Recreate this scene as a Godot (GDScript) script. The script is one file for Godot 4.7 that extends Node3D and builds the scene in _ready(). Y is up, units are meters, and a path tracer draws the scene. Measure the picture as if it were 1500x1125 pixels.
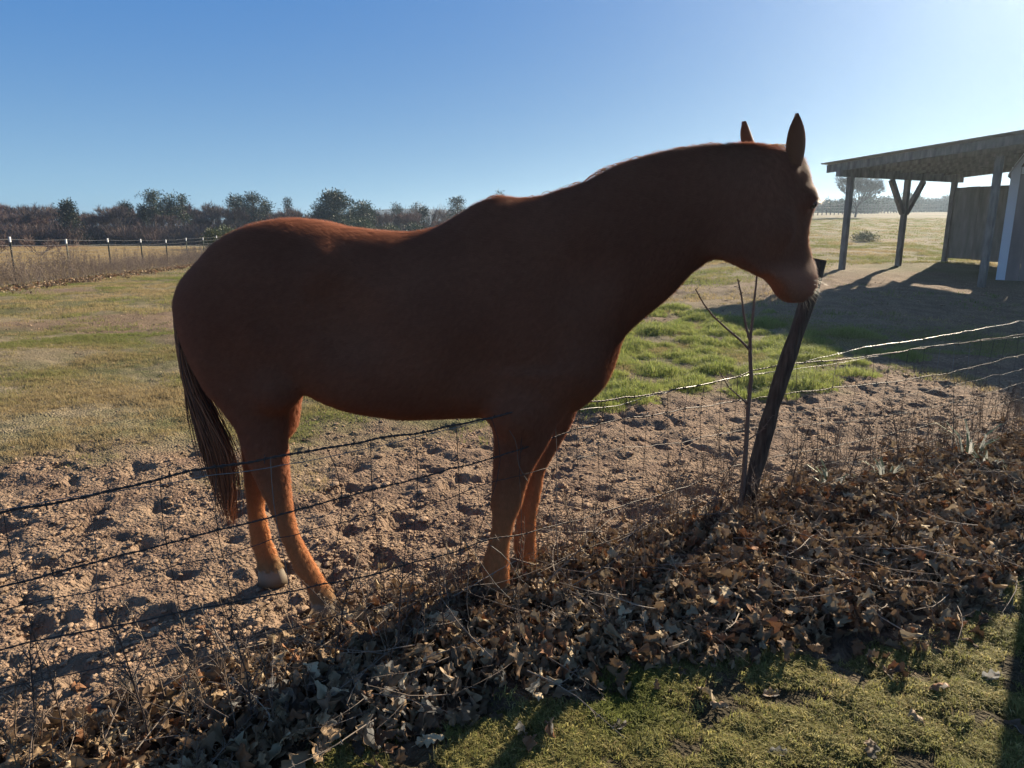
extends Node3D

const RADIUS_FAR := 620.0
var rng := RandomNumberGenerator.new()
var noise_a := FastNoiseLite.new()
var noise_b := FastNoiseLite.new()
var noise_c := FastNoiseLite.new()
var taken := {}
var materials := {}
var near_x := PackedFloat32Array([-2.5, -1.0, -0.46, 0.57, 1.38, 1.92, 3.0, 5.0, 8.0])
var near_d := PackedFloat32Array([0.3, 1.15, 1.66, 2.06, 2.12, 2.48, 3.2, 4.6, 6.6])
var far_x := PackedFloat32Array([-2.5, -1.6, -0.94, -0.66, 0.49, 1.3, 3.5, 6.0, 8.0])
var far_d := PackedFloat32Array([0.9, 1.6, 2.15, 2.46, 3.15, 3.7, 4.75, 6.2, 7.5])
var fence_x := PackedFloat32Array([-2.6, -1.13, 0.02, 1.2, 3.3, 6.5])
var fence_z := PackedFloat32Array([-0.3, -1.47, -2.3, -3.47, -4.6, -6.3])
var fence_s := PackedFloat32Array([0.0, 1.879, 3.297, 4.959, 7.343, 10.967])


# ---------------------------------------------------------------- mesh collector
class Shape:
	var v := PackedVector3Array()
	var n := PackedVector3Array()
	var c := PackedColorArray()
	var uv := PackedVector2Array()
	var ix := PackedInt32Array()
	var colored := false

	# a, b, c run counter-clockwise as seen from outside
	func tri(a: Vector3, b: Vector3, d: Vector3, col := Color.WHITE) -> void:
		var nn := (b - a).cross(d - a).normalized()
		var at := v.size()
		v.append(a); v.append(b); v.append(d)
		n.append(nn); n.append(nn); n.append(nn)
		c.append(col); c.append(col); c.append(col)
		ix.append(at); ix.append(at + 2); ix.append(at + 1)

	func quad(a: Vector3, b: Vector3, d: Vector3, e: Vector3, col := Color.WHITE) -> void:
		tri(a, b, d, col)
		tri(a, d, e, col)

	func box(center: Vector3, size: Vector3, basis := Basis(), col := Color.WHITE) -> void:
		var h := size / 2.0
		var p: Array[Vector3] = []
		for i in 8:
			p.append(center + basis * Vector3(h.x if i & 1 else -h.x, h.y if i & 2 else -h.y, h.z if i & 4 else -h.z))
		quad(p[4], p[5], p[7], p[6], col)
		quad(p[1], p[0], p[2], p[3], col)
		quad(p[5], p[1], p[3], p[7], col)
		quad(p[0], p[4], p[6], p[2], col)
		quad(p[6], p[7], p[3], p[2], col)
		quad(p[0], p[1], p[5], p[4], col)

	func beam(a: Vector3, b: Vector3, w: float, h: float, col := Color.WHITE) -> void:
		var along := (b - a).normalized()
		var side := along.cross(Vector3.UP)
		if side.length() < 0.01:
			side = Vector3.RIGHT
		side = side.normalized()
		box((a + b) / 2.0, Vector3(w, h, (b - a).length()), Basis(side, side.cross(along), -along), col)

	func tube(pts: PackedVector3Array, rad: PackedFloat32Array, sides := 5, col := Color.WHITE, capped := true) -> void:
		var m := pts.size()
		var first := v.size()
		var ref := Vector3.UP
		var d0 := (pts[1] - pts[0]).normalized()
		if absf(d0.y) > 0.9:
			ref = Vector3.RIGHT
		var side := d0.cross(ref).normalized()
		for i in m:
			var along := (pts[mini(i + 1, m - 1)] - pts[maxi(i - 1, 0)]).normalized()
			side = (side - along * side.dot(along)).normalized()
			var up := along.cross(side)
			for k in sides:
				var a := TAU * k / sides
				var r := side * cos(a) + up * sin(a)
				v.append(pts[i] + r * rad[i])
				n.append(r)
				c.append(col)
		for i in m - 1:
			for k in sides:
				var a := first + i * sides + k
				var b := first + i * sides + (k + 1) % sides
				ix.append(a); ix.append(a + sides); ix.append(b)
				ix.append(b); ix.append(a + sides); ix.append(b + sides)
		if capped:
			var e := first + (m - 1) * sides
			for k in range(1, sides - 1):
				ix.append(first); ix.append(first + k); ix.append(first + k + 1)
				ix.append(e); ix.append(e + k + 1); ix.append(e + k)

	func mesh() -> ArrayMesh:
		var a := []
		a.resize(Mesh.ARRAY_MAX)
		a[Mesh.ARRAY_VERTEX] = v
		a[Mesh.ARRAY_NORMAL] = n
		a[Mesh.ARRAY_INDEX] = ix
		if colored:
			a[Mesh.ARRAY_COLOR] = c
		if uv.size() == v.size() and uv.size() > 0:
			a[Mesh.ARRAY_TEX_UV] = uv
		var out := ArrayMesh.new()
		out.add_surface_from_arrays(Mesh.PRIMITIVE_TRIANGLES, a)
		return out


# ---------------------------------------------------------------- naming
func numbered(called: String, parent: Node) -> String:
	var key := "%d/%s" % [parent.get_instance_id(), called]
	var count: int = taken.get(key, 0)
	taken[key] = count + 1
	return called if count == 0 else "%s_%03d" % [called, count]


func obj(called: String, mesh: Mesh, mat: Material, parent: Node = self) -> MeshInstance3D:
	var o := MeshInstance3D.new()
	o.name = numbered(called, parent)
	o.mesh = mesh
	o.material_override = mat
	parent.add_child(o, true)
	return o


func thing(called: String, label: String, category: String, at := Vector3.ZERO, turn := 0.0, group := "") -> Node3D:
	var o := Node3D.new()
	o.name = numbered(called, self)
	add_child(o, true)
	o.position = at
	o.rotation.y = turn
	tag(o, label, category, group)
	return o


func tag(o: Node, label: String, category := "", group := "", kind := "") -> void:
	if label: o.set_meta("label", label)
	if category: o.set_meta("category", category)
	if group: o.set_meta("group", group)
	if kind: o.set_meta("kind", kind)


func copy_of(root: Node3D, at: Vector3, turn: float, grow: Vector3, label: String, group: String) -> Node3D:
	var base: String = root.get_meta("base_name", "")
	var r: Node3D = root.duplicate()
	r.name = numbered(base, self)
	add_child(r, true)
	r.position = at
	r.rotation.y = turn
	r.scale = grow
	if label: r.set_meta("label", label)
	if group: r.set_meta("group", group)
	return r


func scatter(called: String, mesh: Mesh, mat: Material, where: Array, tints: Array, parent: Node = self) -> MultiMeshInstance3D:
	var mm := MultiMesh.new()
	mm.transform_format = MultiMesh.TRANSFORM_3D
	mm.use_colors = true
	mm.mesh = mesh
	mm.instance_count = where.size()
	for i in where.size():
		mm.set_instance_transform(i, where[i])
		mm.set_instance_color(i, tints[i])
	var o := MultiMeshInstance3D.new()
	o.name = numbered(called, parent)
	o.multimesh = mm
	o.material_override = mat
	o.set_meta("kind", "stuff")
	parent.add_child(o, true)
	return o


# ---------------------------------------------------------------- materials
func lin(r: float, g: float, b: float) -> Color:
	return Color(r, g, b).linear_to_srgb()


func mat(key: String, col: Color, rough := 0.85, spec := 0.4) -> StandardMaterial3D:
	if materials.has(key):
		return materials[key]
	var m := StandardMaterial3D.new()
	m.resource_name = key
	m.albedo_color = col
	m.roughness = rough
	m.metallic_specular = spec
	m.vertex_color_use_as_albedo = true
	m.cull_mode = BaseMaterial3D.CULL_DISABLED
	materials[key] = m
	return m


func thin(m: StandardMaterial3D, through: Color) -> StandardMaterial3D:
	m.backlight_enabled = true
	m.backlight = through
	return m


func noise_texture(size: int, freq: float, octaves: int, low: Color, high: Color, seed_value: int, kind := FastNoiseLite.TYPE_SIMPLEX_SMOOTH) -> NoiseTexture2D:
	var f := FastNoiseLite.new()
	f.seed = seed_value
	f.noise_type = kind
	f.frequency = freq
	f.fractal_octaves = octaves
	var t := NoiseTexture2D.new()
	t.width = size
	t.height = size
	t.seamless = true
	t.noise = f
	var ramp := Gradient.new()
	ramp.set_color(0, low)
	ramp.set_color(1, high)
	t.color_ramp = ramp
	return t


func texture_on(m: StandardMaterial3D, color_tex: Texture2D, height_tex: Texture2D, scale: Vector3, relief: float) -> void:
	m.uv1_triplanar = true
	m.uv1_world_triplanar = true
	m.uv1_scale = scale
	if color_tex:
		m.albedo_texture = color_tex
	if height_tex:
		m.heightmap_enabled = true
		m.heightmap_texture = height_tex
		m.heightmap_scale = relief


# ---------------------------------------------------------------- the lie of the land
func smooth(a: float, b: float, x: float) -> float:
	var t := clampf((x - a) / (b - a), 0.0, 1.0)
	return t * t * (3.0 - 2.0 * t)


func track(x: float, xs: PackedFloat32Array, ys: PackedFloat32Array) -> float:
	if x <= xs[0]:
		return ys[0]
	for i in xs.size() - 1:
		if x <= xs[i + 1]:
			return lerpf(ys[i], ys[i + 1], (x - xs[i]) / (xs[i + 1] - xs[i]))
	return ys[ys.size() - 1]


# edges of the drift of leaves under the fence, as distances ahead of the lawn
func leaf_near(x: float) -> float:
	return track(x, near_x, near_d)


func leaf_far(x: float) -> float:
	return track(x, far_x, far_d)


func leaf_share(x: float, d: float) -> float:
	var near := leaf_near(x)
	var far := leaf_far(x)
	var t := (d - near) / (far - near)
	return clampf(minf((t + 0.03) * 6.0, (1.05 - t) * 3.0), 0.0, 1.0)


func bank(x: float, d: float) -> float:
	var near := leaf_near(x)
	var far := leaf_far(x)
	var t := (d - near) / (far - near)
	if t <= -0.2 or t >= 1.2:
		return 0.0
	return 0.055 * smooth(-0.2, 0.5, t) * (1.0 - smooth(0.5, 1.15, t))


func broad(x: float, z: float) -> float:
	var d := -z
	var right := 0.058 * clampf(d - 8.5, 0.0, 7.5) + 0.0315 * clampf(d - 16.0, 0.0, 59.0) + 0.027 * clampf(d - 75.0, 0.0, 60.0)
	var left := -0.024 * clampf(d - 8.0, 0.0, 30.0) - 0.0035 * clampf(d - 38.0, 0.0, 80.0)
	var s := smooth(-0.1, 0.45, x / maxf(d, 3.0))
	return lerpf(left, right, s)


func bare(x: float, z: float) -> float:   # how bare and trodden the soil is
	var d := -z
	var edge := 3.75 + 0.50 * (x + 2.6) + 1.3 * noise_a.get_noise_2d(x * 0.9, z * 0.9) + 1.0 * noise_b.get_noise_2d(x * 2.2, z * 2.2)
	var pen := 1.0 - smooth(-0.5, 1.3, d - edge)
	var lawn := smooth(-0.25, 0.05, d - leaf_near(x))
	var worn := smooth(0.12, 0.42, noise_a.get_noise_2d(x * 0.33 + 40.0, z * 0.33) + 0.45 * smooth(-1.0, -2.5, x) * smooth(4.8, 6.0, d) * smooth(16.0, 9.0, d) - 0.1) * 0.8
	var shed := smooth(5.0, 2.0, Vector2(x - 7.0, d - 12.0).length()) * 0.9
	return clampf(maxf(maxf(pen, worn), shed), 0.0, 1.0) * lawn


func land(x: float, z: float) -> float:
	var d := -z
	var h := broad(x, z)
	if d < 60.0:
		h += bank(x, d)
	if d < 24.0:
		var k := bare(x, z) * smooth(24.0, 10.0, d)
		var rough := 0.034 * noise_b.get_noise_2d(x * 3.2, z * 3.2) + 0.017 * absf(noise_b.get_noise_2d(x * 8.0 + 9.0, z * 8.0)) + 0.010 * noise_c.get_noise_2d(x * 21.0, z * 21.0)
		h += (rough - 0.012) * k
		h -= 0.038 * k * smooth(0.22, 0.5, noise_b.get_noise_2d(x * 4.6 + 31.0, z * 5.5)) * smooth(14.0, 7.0, d)
		h += 0.05 * noise_a.get_noise_2d(x * 0.7, z * 0.7) * smooth(2.0, 6.0, d)
		h += (0.016 * noise_c.get_noise_2d(x * 6.0, z * 6.0) + 0.012 * noise_b.get_noise_2d(x * 15.0, z * 15.0)) * (1.0 - k)
	return h


func lush(x: float, z: float) -> float:
	var d := -z
	var w := smooth(0.3, 0.9, x) * smooth(5.0, 5.7, d - 0.42 * (x - 0.6)) * smooth(13.5, 10.0, d + 1.3 * maxf(0.0, x - 2.2)) * smooth(0.62, 0.42, x / d)
	return w


func soil(x: float, z: float) -> Color:
	var d := -z
	var k := bare(x, z)
	var fine := noise_c.get_noise_2d(x * 5.0, z * 5.0)
	var wide := noise_a.get_noise_2d(x * 0.5 + 7.0, z * 0.5)
	var dirt := Color(0.38, 0.265, 0.18).lerp(Color(0.255, 0.17, 0.12), clampf(0.5 + fine, 0.0, 1.0))
	var green := Color(0.18, 0.175, 0.075).lerp(Color(0.36, 0.29, 0.18), clampf(0.55 + 1.3 * wide + 0.5 * fine, 0.0, 1.0))
	var col := green.lerp(dirt, k)
	var gold_line := -15.2 - 0.18 * (d - 22.5)
	if d > 12.0 and x < gold_line + 1.5:
		var gold := Color(0.50, 0.40, 0.235).lerp(Color(0.42, 0.34, 0.19), clampf(0.5 + wide, 0.0, 1.0))
		col = col.lerp(gold, smooth(gold_line + 1.2, gold_line - 0.5, x))
		if d > 62.0:
			col = col.lerp(Color(0.30, 0.14, 0.08) if d < 78.0 else Color(0.14, 0.16, 0.05), smooth(62.0, 66.0, d) * smooth(-0.56, -0.62, x / d))
	if d > 70.0 and x > 20.0:
		col = col.lerp(Color(0.46, 0.40, 0.28), smooth(70.0, 90.0, d - 0.8 * (x - 30.0)))
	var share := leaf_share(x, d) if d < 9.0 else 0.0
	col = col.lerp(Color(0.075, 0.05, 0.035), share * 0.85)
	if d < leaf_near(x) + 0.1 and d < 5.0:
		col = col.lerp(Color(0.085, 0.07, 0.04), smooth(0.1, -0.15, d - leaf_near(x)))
	return col


func fence_at(s: float) -> Vector2:
	return Vector2(track(s, fence_s, fence_x), track(s, fence_s, fence_z))


# ---------------------------------------------------------------- the horse
var field := PackedFloat32Array()
var fnx := 0
var fny := 0
var fnz := 0
var forg := Vector3.ZERO
var fcell := 0.01


func section(tab: PackedFloat32Array, stride: int, t: float) -> PackedFloat32Array:
	var m := tab.size() / stride
	var out := PackedFloat32Array()
	out.resize(stride)
	var i := 0
	while i < m - 2 and t > tab[(i + 1) * stride]:
		i += 1
	var a := i * stride
	var f := clampf((t - tab[a]) / maxf(tab[a + stride] - tab[a], 0.0001), 0.0, 1.0)
	for k in stride:
		var p1 := tab[a + k]
		var p2 := tab[a + stride + k]
		if k == 0:
			out[k] = lerpf(p1, p2, f)
			continue
		var h := tab[a + stride] - tab[a]
		var s1 := (p2 - p1) / maxf(h, 0.0001)
		var m1 := s1
		var m2 := s1
		if i > 0:
			var s0 := (p1 - tab[a - stride + k]) / maxf(tab[a] - tab[a - stride], 0.0001)
			m1 = 0.0 if s0 * s1 <= 0.0 else 2.0 * s0 * s1 / (s0 + s1)
		if i < m - 2:
			var s2 := (tab[a + 2 * stride + k] - p2) / maxf(tab[a + 2 * stride] - tab[a + stride], 0.0001)
			m2 = 0.0 if s2 * s1 <= 0.0 else 2.0 * s2 * s1 / (s2 + s1)
		var f2 := f * f
		var f3 := f2 * f
		out[k] = (2.0 * f3 - 3.0 * f2 + 1.0) * p1 + (f3 - 2.0 * f2 + f) * h * m1 + (3.0 * f2 - 2.0 * f3) * p2 + (f3 - f2) * h * m2
	return out


func blend_in(at: int, d: float, k: float) -> void:
	var o := field[at]
	var e := k - absf(o - d)
	if e > 0.0:
		field[at] = minf(o, d) - e * e * 0.25 / k
	elif d < o:
		field[at] = d


# slices across x: x, bottom, top, z, half width
func slices_along(tab: PackedFloat32Array, k: float) -> void:
	var m := tab.size() / 5
	var x0 := tab[0]
	var x1 := tab[(m - 1) * 5]
	for i in fnx:
		var x := forg.x + i * fcell
		if x < x0 - 0.06 or x > x1 + 0.06:
			continue
		var s := section(tab, 5, clampf(x, x0, x1))
		var over := maxf(maxf(x0 - x, x - x1), 0.0)
		var yc := (s[1] + s[2]) / 2.0
		var hh := maxf((s[2] - s[1]) / 2.0, 0.02)
		var ww := maxf(s[4], 0.02)
		var small := minf(hh, ww)
		var full := 2.0 + 0.6 * smooth(-0.2, -0.55, x) * smooth(-1.15, -0.95, x)   # broad, flat-topped loins and croup
		var j0 := maxi(0, int((s[1] - 0.09 - forg.y) / fcell))
		var j1 := mini(fny - 1, int((s[2] + 0.09 - forg.y) / fcell))
		var k0 := maxi(0, int((s[3] - ww - 0.09 - forg.z) / fcell))
		var k1 := mini(fnz - 1, int((s[3] + ww + 0.09 - forg.z) / fcell))
		for j in range(j0, j1 + 1):
			var dy := (forg.y + j * fcell - yc) / hh
			var narrow := 1.0 - (0.16 * dy * absf(dy) if x < 0.2 else 0.0)   # fuller below than above
			for q in range(k0, k1 + 1):
				var dz := (forg.z + q * fcell - s[3]) / (ww * narrow)
				var d := (pow(pow(absf(dy), full) + pow(absf(dz), full), 1.0 / full) - 1.0) * small
				if over > 0.0:
					d = sqrt(maxf(d, 0.0) * maxf(d, 0.0) + over * over)
				blend_in((j * fnz + q) * fnx + i, d, k)


# slices up y: y, left, right, z, half depth - or, turned, y, centre x, centre z, half length, half width
func slices_up(tab: PackedFloat32Array, k: float, turn := 0.0, turned := false) -> void:
	var m := tab.size() / 5
	var y0 := tab[0]
	var y1 := tab[(m - 1) * 5]
	for j in fny:
		var y := forg.y + j * fcell
		if y < y0 - 0.06 or y > y1 + 0.06:
			continue
		var s := section(tab, 5, clampf(y, y0, y1))
		var over := maxf(maxf(y0 - y, y - y1), 0.0)
		var cx := s[1] if turned else (s[1] + s[2]) / 2.0
		var cz := s[2] if turned else s[3]
		var ll := maxf(s[3] if turned else (s[2] - s[1]) / 2.0, 0.012)
		var ww := maxf(s[4], 0.012)
		var small := minf(ll, ww)
		var reach := maxf(ll, ww) + 0.09
		var i0 := maxi(0, int((cx - reach - forg.x) / fcell))
		var i1 := mini(fnx - 1, int((cx + reach - forg.x) / fcell))
		var k0 := maxi(0, int((cz - reach - forg.z) / fcell))
		var k1 := mini(fnz - 1, int((cz + reach - forg.z) / fcell))
		var ca := cos(turn)
		var sa := sin(turn)
		for q in range(k0, k1 + 1):
			var pz := forg.z + q * fcell - cz
			for i in range(i0, i1 + 1):
				var px := forg.x + i * fcell - cx
				var u := (px * ca - pz * sa) / ll
				var w := (px * sa + pz * ca) / ww
				var d := ((pow(pow(absf(u), 3.2) + pow(absf(w), 3.2), 0.3125) if turned else sqrt(u * u + w * w)) - 1.0) * small
				if over > 0.0:
					d = sqrt(maxf(d, 0.0) * maxf(d, 0.0) + over * over)
				blend_in((j * fnz + q) * fnx + i, d, k)


func ball(c: Vector3, r: float, k: float) -> void:
	var reach := r + 0.08
	for j in range(maxi(0, int((c.y - reach - forg.y) / fcell)), mini(fny - 1, int((c.y + reach - forg.y) / fcell))):
		for q in range(maxi(0, int((c.z - reach - forg.z) / fcell)), mini(fnz - 1, int((c.z + reach - forg.z) / fcell))):
			for i in range(maxi(0, int((c.x - reach - forg.x) / fcell)), mini(fnx - 1, int((c.x + reach - forg.x) / fcell))):
				var p := forg + Vector3(i, j, q) * fcell
				blend_in((j * fnz + q) * fnx + i, p.distance_to(c) - r, k)


func hollow(c: Vector3, r: float, k: float) -> void:
	var reach := r + 0.08
	for j in range(maxi(0, int((c.y - reach - forg.y) / fcell)), mini(fny - 1, int((c.y + reach - forg.y) / fcell))):
		for q in range(maxi(0, int((c.z - reach - forg.z) / fcell)), mini(fnz - 1, int((c.z + reach - forg.z) / fcell))):
			for i in range(maxi(0, int((c.x - reach - forg.x) / fcell)), mini(fnx - 1, int((c.x + reach - forg.x) / fcell))):
				var at := (j * fnz + q) * fnx + i
				var d := r - (forg + Vector3(i, j, q) * fcell).distance_to(c)
				var o := field[at]
				var e := k - absf(o - d)
				field[at] = maxf(o, d) + (e * e * 0.25 / k if e > 0.0 else 0.0)


func field_at(p: Vector3) -> float:
	var g := (p - forg) / fcell
	var i := clampi(int(g.x), 0, fnx - 2)
	var j := clampi(int(g.y), 0, fny - 2)
	var q := clampi(int(g.z), 0, fnz - 2)
	var f := g - Vector3(i, j, q)
	var at := (j * fnz + q) * fnx + i
	var up := fnz * fnx
	var a := lerpf(lerpf(field[at], field[at + 1], f.x), lerpf(field[at + fnx], field[at + fnx + 1], f.x), f.z)
	var b := lerpf(lerpf(field[at + up], field[at + up + 1], f.x), lerpf(field[at + up + fnx], field[at + up + fnx + 1], f.x), f.z)
	return lerpf(a, b, f.y)


func skin(s: Shape, tint: Callable) -> void:
	var up := fnz * fnx
	var cell_vertex := {}
	var off: Array[int] = [0, 1, fnx, fnx + 1, up, up + 1, up + fnx, up + fnx + 1]
	for j in fny - 1:
		for q in fnz - 1:
			var row := (j * fnz + q) * fnx
			for i in fnx - 1:
				var at := row + i
				if absf(field[at]) > 0.022:
					continue
				var inside := 0
				for o in off:
					if field[at + o] < 0.0:
						inside += 1
				if inside == 0 or inside == 8:
					continue
				var sum := Vector3.ZERO
				var cnt := 0
				for e in 12:
					var ax := e / 4
					var b := e % 4
					var bit0 := b & 1
					var bit1 := b >> 1
					var ca := 0
					var step := 1
					var pa := Vector3.ZERO
					var dir := Vector3.ZERO
					if ax == 0:
						ca = bit0 * 2 + bit1 * 4
						step = 1
						pa = Vector3(0, bit1, bit0)
						dir = Vector3(1, 0, 0)
					elif ax == 1:
						ca = bit0 + bit1 * 4
						step = 2
						pa = Vector3(bit0, bit1, 0)
						dir = Vector3(0, 0, 1)
					else:
						ca = bit0 + bit1 * 2
						step = 4
						pa = Vector3(bit0, 0, bit1)
						dir = Vector3(0, 1, 0)
					var fa := field[at + off[ca]]
					var fb := field[at + off[ca + step]]
					if (fa < 0.0) != (fb < 0.0):
						sum += pa + dir * (fa / (fa - fb))
						cnt += 1
				cell_vertex[at] = s.v.size()
				s.v.append(forg + (Vector3(i, j, q) + sum / cnt) * fcell)
	var e2 := fcell * 1.2
	for k in s.v.size():
		var p := s.v[k]
		var g := Vector3(field_at(p + Vector3(e2, 0, 0)) - field_at(p - Vector3(e2, 0, 0)), field_at(p + Vector3(0, e2, 0)) - field_at(p - Vector3(0, e2, 0)), field_at(p + Vector3(0, 0, e2)) - field_at(p - Vector3(0, 0, e2))).normalized()
		s.n.append(g)
		s.c.append(tint.call(p, g))
	for at in cell_vertex:
		# one quad round each crossed edge that leaves this cell's first corner
		var f0: float = field[at]
		var in0 := f0 < 0.0
		if (field[at + 1] < 0.0) != in0:
			face(s, cell_vertex, at, at - fnx, at - fnx - up, at - up, in0)
		if (field[at + fnx] < 0.0) != in0:
			face(s, cell_vertex, at, at - up, at - up - 1, at - 1, in0)
		if (field[at + up] < 0.0) != in0:
			face(s, cell_vertex, at, at - 1, at - 1 - fnx, at - fnx, in0)


func face(s: Shape, cells: Dictionary, a: int, b: int, d: int, e: int, outward: bool) -> void:
	if not (cells.has(b) and cells.has(d) and cells.has(e)):
		return
	var ia: int = cells[a]
	var ib: int = cells[b]
	var ic: int = cells[d]
	var ie: int = cells[e]
	for t in [[ia, ib, ic], [ia, ic, ie]]:
		var nn := (s.v[t[1]] - s.v[t[0]]).cross(s.v[t[2]] - s.v[t[0]])
		if nn.dot(s.n[t[0]]) > 0.0:
			s.ix.append(t[0]); s.ix.append(t[2]); s.ix.append(t[1])
		else:
			s.ix.append(t[0]); s.ix.append(t[1]); s.ix.append(t[2])


func coat_tint(p: Vector3, _g: Vector3) -> Color:
	var col := Color(0.34, 0.142, 0.080).lerp(Color(0.27, 0.108, 0.062), clampf(0.5 + noise_a.get_noise_3d(p.x * 3.0, p.y * 3.0, p.z * 3.0), 0.0, 1.0))
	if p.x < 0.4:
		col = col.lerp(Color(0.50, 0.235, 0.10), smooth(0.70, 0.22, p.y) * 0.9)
	if p.x < -0.4:
		col = col.lerp(Color(0.34, 0.22, 0.12), smooth(0.15, 0.075, p.y))
	if p.y < 0.06 and p.x < 0.3:
		col = Color(0.24, 0.20, 0.155).lerp(Color(0.12, 0.09, 0.06), smooth(0.03, -0.01, p.y))
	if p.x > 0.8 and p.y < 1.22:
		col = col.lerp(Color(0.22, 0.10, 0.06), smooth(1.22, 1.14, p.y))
	return col


func ear(s: Shape, base: Vector3, tip: Vector3, w: float, depth: float, facing: float, bend: Vector3) -> void:
	var rows := 9
	var cols := 12
	var first := s.v.size()
	var side := Vector3(cos(facing), 0, -sin(facing))
	var front := Vector3(sin(facing), 0, cos(facing))
	for r in rows:
		var t := float(r) / (rows - 1)
		var c := base.lerp(tip, t) + bend * sin(PI * t)
		var ww := w * (0.72 + 0.9 * t - 1.62 * t * t * t) if t < 0.97 else 0.001
		ww = maxf(ww, 0.0015)
		for k in cols:
			var a := TAU * k / cols
			var cup := cos(a) * ww
			var dd := sin(a) * depth * (1.0 - 0.7 * t) + absf(cos(a)) * 0.006
			s.v.append(c + side * cup + front * dd)
			s.n.append((side * cos(a) * 0.6 + front * sin(a)).normalized())
			s.c.append(Color(0.17, 0.06, 0.026))
	for r in rows - 1:
		for k in cols:
			var a := first + r * cols + k
			var b := first + r * cols + (k + 1) % cols
			for t in [[a, b, b + cols], [a, b + cols, a + cols]]:
				var nn: Vector3 = (s.v[t[1]] - s.v[t[0]]).cross(s.v[t[2]] - s.v[t[0]])
				if nn.dot(s.n[t[0]]) > 0.0:
					s.ix.append(t[0]); s.ix.append(t[2]); s.ix.append(t[1])
				else:
					s.ix.append(t[0]); s.ix.append(t[1]); s.ix.append(t[2])


func hair_strand(s: Shape, pts: PackedVector3Array, width: float, col: Color) -> void:
	var m := pts.size()
	var first := s.v.size()
	for i in m:
		var along := (pts[mini(i + 1, m - 1)] - pts[maxi(i - 1, 0)]).normalized()
		var side := along.cross(Vector3(0.3, 0.1, 1.0)).normalized()
		var t := float(i) / (m - 1)
		var w := width * (1.0 - 0.75 * t)
		var nn := side.cross(along).normalized()
		s.v.append(pts[i] - side * w); s.v.append(pts[i] + nn * w * 0.7); s.v.append(pts[i] + side * w)
		s.n.append((nn - side).normalized()); s.n.append(nn); s.n.append((nn + side).normalized())
		s.c.append(col); s.c.append(col); s.c.append(col)
	for i in m - 1:
		var a := first + i * 3
		for k in 2:
			s.ix.append(a + k); s.ix.append(a + k + 3); s.ix.append(a + k + 1)
			s.ix.append(a + k + 1); s.ix.append(a + k + 3); s.ix.append(a + k + 4)


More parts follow.
